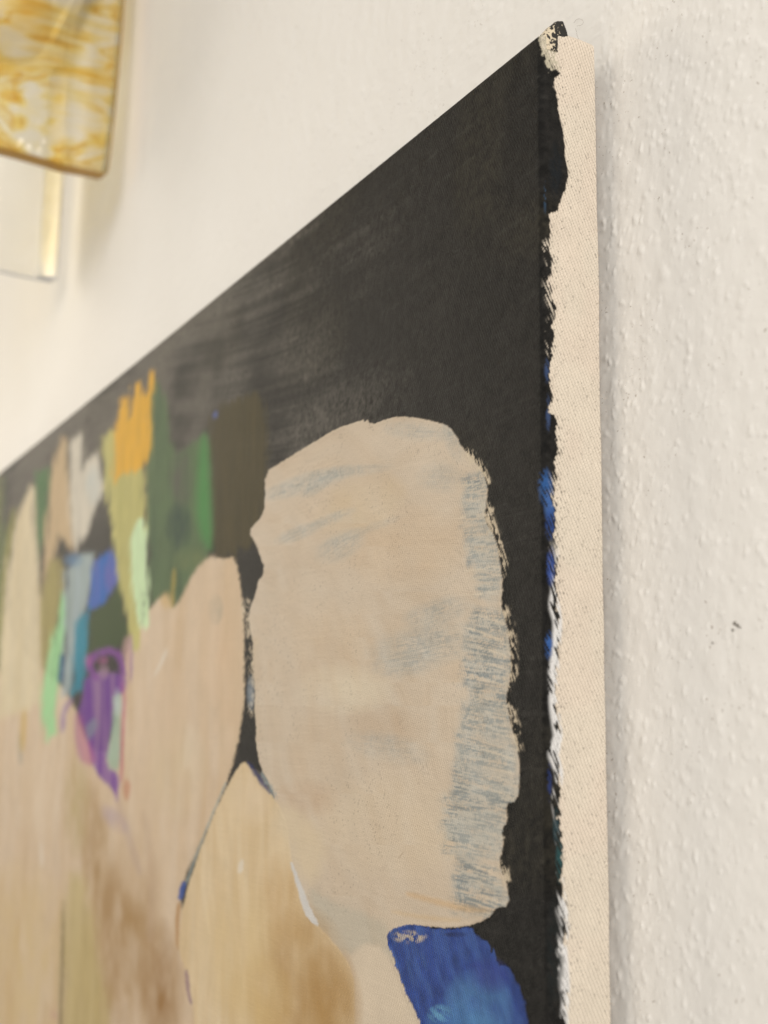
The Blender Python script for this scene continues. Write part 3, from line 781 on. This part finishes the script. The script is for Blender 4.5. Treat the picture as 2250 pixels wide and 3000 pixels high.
# blue touches on the fold
for (bx0, by0, rx, ry, colb) in ((1598, 1425, 24, 58, (52, 104, 176)), (1612, 1480, 20, 50, (70, 116, 190)), (1612, 1535, 16, 50, (48, 84, 160)), (1614, 1660, 14, 60, (64, 98, 186)), (1608, 1890, 14, 44, (60, 110, 190)), (1597, 580, 4, 50, (50, 80, 110)), (1603, 1085, 9, 40, (60, 84, 130)), (1606, 1210, 8, 60, (60, 84, 130)),
                                 (1640, 2520, 14, 70, (46, 92, 98)), (1626, 2800, 30, 180, (24, 32, 34)), (1630, 2420, 12, 60, (40, 70, 80)), (1610, 2290, 8, 60, (40, 60, 120)), (1628, 500, 22, 90, (14, 24, 32))):
    q = ((x - bx0) / rx) ** 2 + ((y - by0) / ry) ** 2
    cov = np.clip(1.15 - q, 0, 1) * sstep(.5 * vnoise((w - TW_K * t) / .6, t / 1.6, 651) + .3 * CREST[k] + .3 * vnoise(w / 1.3, t / 2, 652), .42, .52) * (1 - bare) * .85
    cc = cc * (1 - cov[:, None]) + (paint(colb) * np.array([.85, .72, .60]))[None, :] * cov[:, None]
# beige smear of paint at the very corner
smear = sstep(18 - abs(x - 1602 - (y - 140) * .35) + 10 * n, -3, 3) * sstep(205 - y + 14 * n, -4, 4) * sstep(.6 * vnoise(w / .5, t / .7, 661) + .4 * CREST[k], .30, .42)
cc = cc * (1 - smear[:, None]) + (paint((190, 176, 148)))[None, :] * smear[:, None]
C[k] = cc
b2 = bare[:, ]
ROUGH[k] += (0.9 - ROUGH[k]) * bare
TWL[k] = TWL[k] * (1 - bare) + 1.0 * bare
PIT[k] += (1.3 - PIT[k]) * bare
PARTS.append(('bare_canvas_edge', 'bare unpainted cream twill side of the canvas'))
ID[k[edge > 0]] = len(PARTS)
# the fold itself is worn smooth
TWL *= 1 - 0.75 * np.exp(-((FW + RF * 400) / 1.8) ** 2) * (1 - sstep(C[:, 0], .2, .5))

# ------------------------------------------------------------------ painting: materials and meshes
def canvas_material():
    t = NT('painted_canvas')
    p = t.n('ShaderNodeBsdfPrincipled')
    ac = t.n('ShaderNodeAttribute', attribute_name='paint')
    af = t.n('ShaderNodeAttribute', attribute_name='fabric')          # x: across mm, y: down mm
    ax = t.n('ShaderNodeAttribute', attribute_name='surface')         # x: roughness, y: weave strength
    s = t.n('ShaderNodeSeparateXYZ'); t.l(af.outputs['Vector'], s.inputs[0])
    sx = t.n('ShaderNodeSeparateXYZ'); t.l(ax.outputs['Vector'], sx.inputs[0])
    nw = t.n('ShaderNodeTexNoise'); nw.inputs['Scale'].default_value = 0.5; nw.inputs['Detail'].default_value = 2
    t.l(af.outputs['Vector'], nw.inputs['Vector'])
    wob = t.math('MULTIPLY', t.math('SUBTRACT', nw.outputs['Fac'], 0.5), 0.7)
    ph = t.math('ADD', t.math('SUBTRACT', s.outputs[0], t.math('MULTIPLY', s.outputs[1], TW_K)), wob)
    tw = t.math('SINE', t.math('MULTIPLY', ph, 2 * math.pi / TW_P))
    al = t.math('ADD', t.math('MULTIPLY', s.outputs[1], 1.0), t.math('MULTIPLY', s.outputs[0], 0.6))
    yr = t.math('SINE', t.math('MULTIPLY', al, 2 * math.pi / 0.85))
    hgt = t.math('ADD', tw, t.math('MULTIPLY', t.math('MULTIPLY', yr, 0.35), tw))
    nz = t.n('ShaderNodeTexNoise'); nz.inputs['Scale'].default_value = 1.5; nz.inputs['Detail'].default_value = 4; nz.inputs['Roughness'].default_value = .65
    t.l(af.outputs['Vector'], nz.inputs['Vector'])
    hgt2 = t.math('ADD', t.math('MULTIPLY', hgt, sx.outputs[1]), t.math('MULTIPLY', nz.outputs['Fac'], sx.outputs[2]))
    b = t.n('ShaderNodeBump'); b.inputs['Strength'].default_value = 1.0; b.inputs['Distance'].default_value = 0.00012
    t.l(hgt2, b.inputs['Height'])
    # pigment is a little uneven on crests and in pits
    n2 = t.n('ShaderNodeTexNoise'); n2.inputs['Scale'].default_value = 2.2; n2.inputs['Detail'].default_value = 3
    t.l(af.outputs['Vector'], n2.inputs['Vector'])
    f = t.math('ADD', t.math('MULTIPLY', n2.outputs['Fac'], 0.22), 0.89)
    mul = t.n('ShaderNodeVectorMath', operation='SCALE')
    t.l(ac.outputs['Vector'], mul.inputs[0]); t.l(f, mul.inputs['Scale'])
    t.l(mul.outputs[0], p.inputs['Base Color'])
    t.l(t.math('ADD', sx.outputs[0], t.math('MULTIPLY', t.math('SUBTRACT', nz.outputs['Fac'], .5), .25)), p.inputs['Roughness'])
    p.inputs['Specular IOR Level'].default_value = 0.20
    p.inputs['Sheen Weight'].default_value = 0.0
    p.inputs['Sheen Roughness'].default_value = 0.4
    t.l(b.outputs[0], p.inputs['Normal'])
    t.l(p.outputs[0], t.out.inputs[0])
    return t.m


CANVAS = canvas_material()
NORM = np.stack([nx_, ny_, nz_], -1).reshape(-1, 3)
P3 = np.stack([GX, GY, GZ], -1).reshape(-1, 3) + NORM * RELIEF[:, None]
idx = np.arange(NV).reshape(NR, NC)
QUADS = np.stack([idx[1:, :-1], idx[1:, 1:], idx[:-1, 1:], idx[:-1, :-1]], -1).reshape(-1, 4)
# smooth normals of the whole cloth, kept where the parts meet
g = P3.reshape(NR, NC, 3)
du = np.gradient(g, axis=1); dv = np.gradient(g, axis=0)
VN = -np.cross(du, dv); VN /= (np.linalg.norm(VN, axis=-1, keepdims=True) + 1e-12)
VN = VN.reshape(-1, 3)
flip = (VN * NORM).sum(1) < 0
VN[flip] *= -1

painting = empty('painting', (0, 0, -H_CANVAS))
painting['label'] = 'large abstract painting on stretched twill canvas with black ground and bare side'
painting['category'] = 'painting'
OFF = np.array([0, 0, H_CANVAS])
face_id = ID[QUADS].max(1)


def put_attr(me, name, typ, data):
    a = me.attributes.new(name, typ, 'POINT')
    a.data.foreach_set('color' if typ == 'FLOAT_COLOR' else 'vector', np.ascontiguousarray(data, np.float32).ravel())


def cloth_part(name, q, label=None, parent=painting):
    used = np.unique(q)
    remap = np.full(NV, -1); remap[used] = np.arange(len(used))
    me = quad_mesh(name, P3[used] + OFF, remap[q])
    put_attr(me, 'paint', 'FLOAT_VECTOR', C[used])
    put_attr(me, 'fabric', 'FLOAT_VECTOR', np.stack([FW[used], FT[used], FW[used] * 0], -1))
    put_attr(me, 'surface', 'FLOAT_VECTOR', np.stack([ROUGH[used], TWL[used], PIT[used]], -1))
    me.normals_split_custom_set_from_vertices(VN[used])
    o = link(name, me, CANVAS, parent)
    if label: o['label'] = label
    return o


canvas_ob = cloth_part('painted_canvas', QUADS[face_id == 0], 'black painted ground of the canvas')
for i, (nm, lb) in enumerate(PARTS):
    q = QUADS[face_id == i + 1]
    if len(q): cloth_part(nm, q, lb, painting if nm == 'bare_canvas_edge' else canvas_ob)


def simple_material(name, col, rough=.7, noise=None, bump=0.0):
    t = NT(name)
    p = t.n('ShaderNodeBsdfPrincipled')
    p.inputs['Roughness'].default_value = rough
    g = t.n('ShaderNodeTexCoord')
    n = t.n('ShaderNodeTexNoise'); n.inputs['Scale'].default_value = noise or 200; n.inputs['Detail'].default_value = 3
    t.l(g.outputs['Object'], n.inputs['Vector'])
    r = t.n('ShaderNodeValToRGB')
    r.color_ramp.elements[0].color = tuple(c * .75 for c in col) + (1,)
    r.color_ramp.elements[1].color = tuple(min(1, c * 1.2) for c in col) + (1,)
    t.l(n.outputs['Fac'], r.inputs[0]); t.l(r.outputs[0], p.inputs['Base Color'])
    if bump:
        b = t.n('ShaderNodeBump'); b.inputs['Distance'].default_value = bump
        t.l(n.outputs['Fac'], b.inputs['Height']); t.l(b.outputs[0], p.inputs['Normal'])
    t.l(p.outputs[0], t.out.inputs[0])
    return t.m


CLOTH = simple_material('raw_cloth', (.62, .52, .40), .9, 900, .0001)
DARKCLOTH = simple_material('black_painted_cloth', (.012, .011, .010), .6, 900, .0001)
WOOD = simple_material('stretcher_wood', (.45, .32, .19), .6, 60)


def box(name, lo, hi, mat, parent, bev=0.0):
    x0, y0, z0 = lo; x1, y1, z1 = hi
    v = [(x0, y0, z0), (x1, y0, z0), (x1, y1, z0), (x0, y1, z0), (x0, y0, z1), (x1, y0, z1), (x1, y1, z1), (x0, y1, z1)]
    f = [(0, 3, 2, 1), (4, 5, 6, 7), (0, 1, 5, 4), (1, 2, 6, 5), (2, 3, 7, 6), (3, 0, 4, 7)]
    me = bpy.data.meshes.new(name); me.from_pydata(v, [], f)
    o = link(name, me, mat, parent)
    if bev:
        m = o.modifiers.new('bevel', 'BEVEL'); m.width = bev; m.segments = 2
    return o


Hc = H_CANVAS
# turned-over sides that the photo does not face, and the wooden stretcher inside
box('top_side', (-W_CANVAS + .001, -D + RF, Hc - .0012), (-RF - .0004, 0, Hc - .0004), DARKCLOTH, painting)
box('left_side', (-W_CANVAS, -D + RF, .001), (-W_CANVAS + .001, 0, Hc - .002), CLOTH, painting)
box('bottom_side', (-W_CANVAS + .001, -D + RF, 0), (-RF - .0004, 0, .001), CLOTH, painting)
for a, b in (((-W_CANVAS + .002, -D + .004, Hc - .045), (-.004, -.0008, Hc - .004)), ((-W_CANVAS + .002, -D + .004, .004), (-.004, -.0008, .045)),
             ((-W_CANVAS + .002, -D + .004, .0455), (-W_CANVAS + .042, -.0008, Hc - .0455)), ((-.044, -D + .004, .0455), (-.004, -.0008, Hc - .0455))):
    box('stretcher_bar', a, b, WOOD, painting)


# folded ear of cloth at the top corner
def ear():
    prof = [(0.0002, -.0012), (0.0014, .0010), (.0032, .0034), (.0056, .0057), (.0076, .0062), (.0086, .0040), (.0092, .0014), (.0094, -.0010)]
    # (depth from the front plane, height above the nominal top edge)
    n = 22
    u = np.linspace(0, 1, n)
    cum = np.linspace(0, 1, len(prof))
    pd = np.interp(u, cum, [p[0] for p in prof]); phh = np.interp(u, cum, [p[1] for p in prof])
    rows = []
    m = 9
    for j in range(m):
        a = j / (m - 1) * math.pi          # round over: right face -> crest -> left face
        w = .0011 + .0006 * np.sin(u * math.pi)
        xx = -RF * .7 - .0006 + w * math.cos(a)
        zz = np.where(True, phh - .0022 + .0022 * math.sin(a) ** .6, 0)
        wob = .00025 * (vnoise(u * 9, np.full(n, j * .9), 7) - .5) * 2
        rows.append(np.stack([xx + wob, -D + pd + .0005, Hc + zz + wob], -1))
    lo = rows[0].copy(); lo[:, 2] = Hc - .004; hi = rows[-1].copy(); hi[:, 2] = Hc - .004
    g = np.array([lo] + rows + [hi])
    R_, N_ = g.shape[:2]
    id_ = np.arange(R_ * N_).reshape(R_, N_)
    q = np.stack([id_[:-1, :-1], id_[:-1, 1:], id_[1:, 1:], id_[1:, :-1]], -1).reshape(-1, 4)
    me = quad_mesh('corner_fold', g.reshape(-1, 3), q)
    t = NT('corner_fold_cloth')
    p = t.n('ShaderNodeBsdfPrincipled'); p.inputs['Roughness'].default_value = .7
    tc = t.n('ShaderNodeTexCoord')
    n1 = t.n('ShaderNodeTexNoise'); n1.inputs['Scale'].default_value = 1000; n1.inputs['Detail'].default_value = 2; n1.inputs['Distortion'].default_value = .4
    t.l(tc.outputs['Object'], n1.inputs['Vector'])
    s = t.n('ShaderNodeSeparateXYZ'); gg = t.n('ShaderNodeNewGeometry'); t.l(gg.outputs['Normal'], s.inputs[0])
    so = t.n('ShaderNodeSeparateXYZ'); t.l(tc.outputs['Object'], so.inputs[0])
    # rubbed pale paint over the front and the crest, black towards the wall
    k1 = t.math('MULTIPLY', t.math('ADD', so.outputs[1], D - .0034), 60.0)
    f = t.math('SUBTRACT', n1.outputs['Fac'], t.math('ADD', .47, k1))
    r = t.n('ShaderNodeValToRGB')
    r.color_ramp.elements[0].position = .47; r.color_ramp.elements[0].color = (.012, .011, .010, 1)
    r.color_ramp.elements[1].position = .53; r.color_ramp.elements[1].color = (.60, .52, .39, 1)
    t.l(t.math('ADD', f, .5), r.inputs[0]); t.l(r.outputs[0], p.inputs['Base Color'])
    b = t.n('ShaderNodeBump'); b.inputs['Distance'].default_value = .0002; t.l(n1.outputs['Fac'], b.inputs['Height']); t.l(b.outputs[0], p.inputs['Normal'])
    t.l(p.outputs[0], t.out.inputs[0])
    o = link('corner_fold', me, t.m, painting)
    o['label'] = 'rubbed black ear of folded cloth at the top corner'
    return o


ear()


def thread(name, pts, rad, mat, parent=None):
    cu = bpy.data.curves.new(name, 'CURVE'); cu.dimensions = '3D'; cu.bevel_depth = rad; cu.bevel_resolution = 1
    sp = cu.splines.new('NURBS'); sp.points.add(len(pts) - 1)
    for p, q in zip(sp.points, pts): p.co = (*q, 1)
    sp.use_endpoint_u = True; sp.order_u = 3; sp.resolution_u = 4
    tmp = bpy.data.objects.new(name, cu); COL.objects.link(tmp)
    me = bpy.data.meshes.new_from_object(tmp.evaluated_get(bpy.context.evaluated_depsgraph_get()))
    bpy.data.objects.remove(tmp); bpy.data.curves.remove(cu)
    o = link(name, me, mat, parent)
    return o


FIBRE = simple_material('dark_fibre', (.22, .18, .14), .8, 400)
PALEF = simple_material('pale_fibre', (.60, .50, .38), .8, 400)


def pix_thread(pix, Y, rad=.00003, mat=FIBRE):
    pts = []
    for (a, b) in pix:
        p = at(a, b, Y); pts.append((p[0], p[1], p[2] + Hc))
    return thread('loose_thread', pts, rad, mat, painting)


def q1(*a): return [(1500 + x / 5.53, 20 + y / 5.53) for x, y in a]


pix_thread(q1((1000, 260), (1030, 215), (1080, 190), (1130, 205), (1160, 240), (1140, 290), (1090, 308), (1045, 310)), -.006)
pix_thread(q1((1030, 350), (1050, 410), (1050, 470), (1080, 520)), -.006)
rnd = random.Random(4)
for i in range(26):                                   # fuzz on the raw back edge of the cloth
    z = -rnd.uniform(.005, .30)
    L = rnd.uniform(.0006, .0019)
    a = rnd.uniform(-1, 1)
    p0 = np.array([0.0001, -.0006, z + Hc]); 
    p1 = p0 + np.array([L * .6, .0006, L * .5 * a]); p2 = p0 + np.array([L, .0009, L * a])
    thread('loose_thread', [tuple(p0), tuple(p1), tuple(p2)], .00002, PALEF, painting)


# ------------------------------------------------------------------ glass wall lamp
def glass_material(name, amber):
    t = NT(name)
    tc = t.n('ShaderNodeTexCoord')
    mp = t.n('ShaderNodeMapping'); mp.inputs['Scale'].default_value = (11, 11, 24) if amber else (14, 14, 9); mp.inputs['Rotation'].default_value = (-.55, .5, .1)
    t.l(tc.outputs['Object'], mp.inputs['Vector'])
    n1 = t.n('ShaderNodeTexNoise'); n1.inputs['Scale'].default_value = 1.0; n1.inputs['Detail'].default_value = 3; n1.inputs['Distortion'].default_value = 1.9
    t.l(mp.outputs[0], n1.inputs['Vector'])
    r = t.n('ShaderNodeValToRGB')
    el = r.color_ramp.elements
    if amber:
        el[0].position = .33; el[0].color = (.80, .54, .16, 1)
        el[1].position = .70; el[1].color = (.92, .70, .22, 1)
        for pos, c in ((.37, (.93, .74, .30, 1)), (.41, (.98, .90, .60, 1)), (.45, (.98, .97, .93, 1)), (.495, (.955, .955, .95, 1)), (.53, (.98, .95, .84, 1)), (.565, (.97, .84, .38, 1)), (.585, (.85, .60, .20, 1)), (.61, (.98, .91, .62, 1))):
            e = el.new(pos); e.color = c
    else:
        el[0].position = .3; el[0].color = (.975, .975, .96, 1)
        el[1].position = .7; el[1].color = (.99, .99, .98, 1)
    t.l(n1.outputs['Fac'], r.inputs[0])
    tr = t.n('ShaderNodeBsdfTransparent'); t.l(r.outputs[0], tr.inputs[0])
    rf = t.n('ShaderNodeBsdfRefraction'); rf.inputs['IOR'].default_value = 1.25; rf.inputs['Roughness'].default_value = .12; t.l(r.outputs[0], rf.inputs[0])
    m1 = t.n('ShaderNodeMixShader'); m1.inputs[0].default_value = .22 if amber else .08
    t.l(tr.outputs[0], m1.inputs[1]); t.l(rf.outputs[0], m1.inputs[2])
    gl = t.n('ShaderNodeBsdfGlossy'); gl.inputs['Roughness'].default_value = .08
    fr = t.n('ShaderNodeFresnel'); fr.inputs['IOR'].default_value = 1.5
    m2 = t.n('ShaderNodeMixShader'); t.l(fr.outputs[0], m2.inputs[0]); t.l(m1.outputs[0], m2.inputs[1]); t.l(gl.outputs[0], m2.inputs[2])
    tl = t.n('ShaderNodeBsdfTranslucent'); t.l(r.outputs[0], tl.inputs[0])
    m3 = t.n('ShaderNodeMixShader'); m3.inputs[0].default_value = .14 if amber else .04
    t.l(m2.outputs[0], m3.inputs[1]); t.l(tl.outputs[0], m3.inputs[2])
    n2 = t.n('ShaderNodeTexNoise'); n2.inputs['Scale'].default_value = 45; n2.inputs['Detail'].default_value = 2
    t.l(tc.outputs['Object'], n2.inputs['Vector'])
    b = t.n('ShaderNodeBump'); b.inputs['Distance'].default_value = .004; b.inputs['Strength'].default_value = .5
    t.l(n2.outputs['Fac'], b.inputs['Height'])
    for nd in (rf, gl, fr): t.l(b.outputs[0], nd.inputs['Normal'])
    t.l(m3.outputs[0], t.out.inputs[0])
    return t.m


def rim_material(name, col, rough=.15, tl_amt=.5, gloss=0.0):
    t = NT(name)
    tr = t.n('ShaderNodeBsdfTranslucent'); tr.inputs[0].default_value = col
    df = t.n('ShaderNodeBsdfDiffuse'); df.inputs[0].default_value = col
    m = t.n('ShaderNodeMixShader'); m.inputs[0].default_value = tl_amt
    t.l(df.outputs[0], m.inputs[1]); t.l(tr.outputs[0], m.inputs[2])
    gl = t.n('ShaderNodeBsdfGlossy'); gl.inputs['Roughness'].default_value = rough
    tp = t.n('ShaderNodeBsdfTransparent'); tp.inputs[0].default_value = col
    tc = t.n('ShaderNodeTexCoord'); n = t.n('ShaderNodeTexNoise'); n.inputs['Scale'].default_value = 60
    t.l(tc.outputs['Object'], n.inputs['Vector'])
    m0 = t.n('ShaderNodeMixShader'); t.l(t.math('MULTIPLY', n.outputs['Fac'], .3), m0.inputs[0]); t.l(m.outputs[0], m0.inputs[1]); t.l(tp.outputs[0], m0.inputs[2])
    fr = t.n('ShaderNodeFresnel'); fr.inputs['IOR'].default_value = 1.5
    m2 = t.n('ShaderNodeMixShader'); t.l(t.math('ADD', fr.outputs[0], gloss), m2.inputs[0]); t.l(m0.outputs[0], m2.inputs[1]); t.l(gl.outputs[0], m2.inputs[2])
    t.l(m2.outputs[0], t.out.inputs[0])
    return t.m


def shade(name, edge_x, plan, z_bot, z_top, th, mats, parent, base, dip, lean):
    """a bent slab of cast glass. plan: list of (x, y) from the wall outwards and round;
    z_bot at the wall edge; dip: rise of the lower edge along the plan; lean: pull of the edge from the wall at the bottom"""
    pts = np.array(plan, float)
    pts = np.array([pts[0]] + [p for p in pts[1:]])
    # smooth the plan line
    for _ in range(3):
        a = pts[:-1] * .75 + pts[1:] * .25; b = pts[:-1] * .25 + pts[1:] * .75
        mid = np.stack([a, b], 1).reshape(-1, 2)
        pts = np.vstack([pts[:1], mid, pts[-1:]])
    d = np.r_[0, np.cumsum(np.linalg.norm(np.diff(pts, axis=0), axis=1))]
    n = 56
    u = np.linspace(0, d[-1], n)
    px = np.interp(u, d, pts[:, 0]); py = np.interp(u, d, pts[:, 1])
    m = 26
    g = np.zeros((m, n, 3))
    for j in range(m):
        v = j / (m - 1)
        zb = z_bot + np.interp(u / d[-1], [0, .12, .25, .5, .75, 1], dip)
        z = zb + (z_top - zb) * v
        pull = lean * (1 - v) ** 2.2
        k = np.clip(1 - u / (.25 * d[-1]), 0, 1) ** 1.5
        g[j, :, 0] = px + .0015 * np.sin(u * 60 + v * 5)
        g[j, :, 1] = py - pull * k
        g[j, :, 2] = z
    id_ = np.arange(m * n).reshape(m, n)
    q = np.stack([id_[:-1, :-1], id_[:-1, 1:], id_[1:, 1:], id_[1:, :-1]], -1).reshape(-1, 4)
    me = quad_mesh(name, g.reshape(-1, 3) - np.array(base), q)
    o = link(name, me, mats, parent)
    s = o.modifiers.new('thickness', 'SOLIDIFY'); s.thickness = th; s.offset = 0; s.material_offset_rim = 1
    b = o.modifiers.new('edge', 'BEVEL'); b.width = th * .22; b.segments = 3; b.limit_method = 'ANGLE'; b.angle_limit = 1.0
    return o


def build_lamp():
    e0 = at(368, 0, -.006); e1 = at(330, 494, -.012)
    xw = e0[0]
    base = (xw - .09, 0, e1[2])
    lamp = empty('wall_lamp', base)
    lamp['label'] = 'glass wall lamp with amber streaked shade over a clear one'
    lamp['category'] = 'lamp'
    amber = glass_material('amber_glass', True); arim = rim_material('amber_glass_edge', (.52, .30, .06, 1), .2, .35)
    clear = glass_material('clear_glass', False); crim = rim_material('clear_edge_and_reflection', (.93, .95, .99, 1), .28, .10, .12)
    zt = e0[2] + .12
    pl = [(xw, -.006), (xw - .002, -.05), (xw - .012, -.10), (xw - .04, -.15), (xw - .09, -.165), (xw - .14, -.165)]
    a = shade('glass_shade', xw, pl, e1[2], zt, .015, [amber, arim], lamp, base, [0, -.001, .004, .012, .0, .0], .006)
    a['label'] = 'amber streaked glass shade with brown lower edge'
    c0 = at(180, 440, -.008); c1 = at(180, 796, -.008)
    xc = c0[0]
    pl = [(xc, -.008), (xc - .002, -.05), (xc - .01, -.09), (xc - .03, -.13), (xc - .07, -.145), (xc - .11, -.145)]
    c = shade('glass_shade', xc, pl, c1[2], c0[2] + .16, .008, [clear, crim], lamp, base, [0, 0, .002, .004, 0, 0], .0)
    c['label'] = 'clear glass shade hanging lower behind the amber one'
    # added white strip, stands in for the bright reflection along the clear slab
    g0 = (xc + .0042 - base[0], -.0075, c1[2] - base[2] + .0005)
    ge = box('reflection_strip', (-.004, -.0085, 0), (.0022, .0060, .16), crim, c, .002)
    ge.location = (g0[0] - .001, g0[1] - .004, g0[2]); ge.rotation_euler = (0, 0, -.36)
    brass = simple_material('lamp_metal', (.75, .70, .60), .3, 80)
    brass.node_tree.nodes['Principled BSDF'].inputs['Metallic'].default_value = 1.0
    box('wall_plate', (-.10, -.010, .19), (.06, -.001, .31), brass, lamp, .002)
    box('hanger_bar', (-.085, -.10, .247), (.045, -.009, .253), brass, lamp, .001)
    # bulb
    bp = at(30, 40, -.055)
    prof = [(0, -.034), (.010, -.032), (.020, -.026), (.0265, -.014), (.0285, 0), (.026, .013), (.019, .026), (.0145, .036), (.0135, .05), (.0135, .066), (0, .066)]
    vs = []; fs = []
    S = 28
    for r_, z_ in prof:
        for k_ in range(S):
            a_ = 2 * math.pi * k_ / S
            vs.append((bp[0] - base[0] + r_ * math.cos(a_), bp[1] - base[1] + r_ * math.sin(a_), bp[2] - base[2] + z_))
    for i in range(len(prof) - 1):
        for k_ in range(S):
            fs.append((i * S + k_, i * S + (k_ + 1) % S, (i + 1) * S + (k_ + 1) % S, (i + 1) * S + k_))
    me = bpy.data.meshes.new('bulb'); me.from_pydata(vs, [], fs)
    me.polygons.foreach_set('use_smooth', [True] * len(fs))
    link('bulb', me, simple_material('bulb_glass', (.85, .80, .74), .35, 40), lamp)


build_lamp()
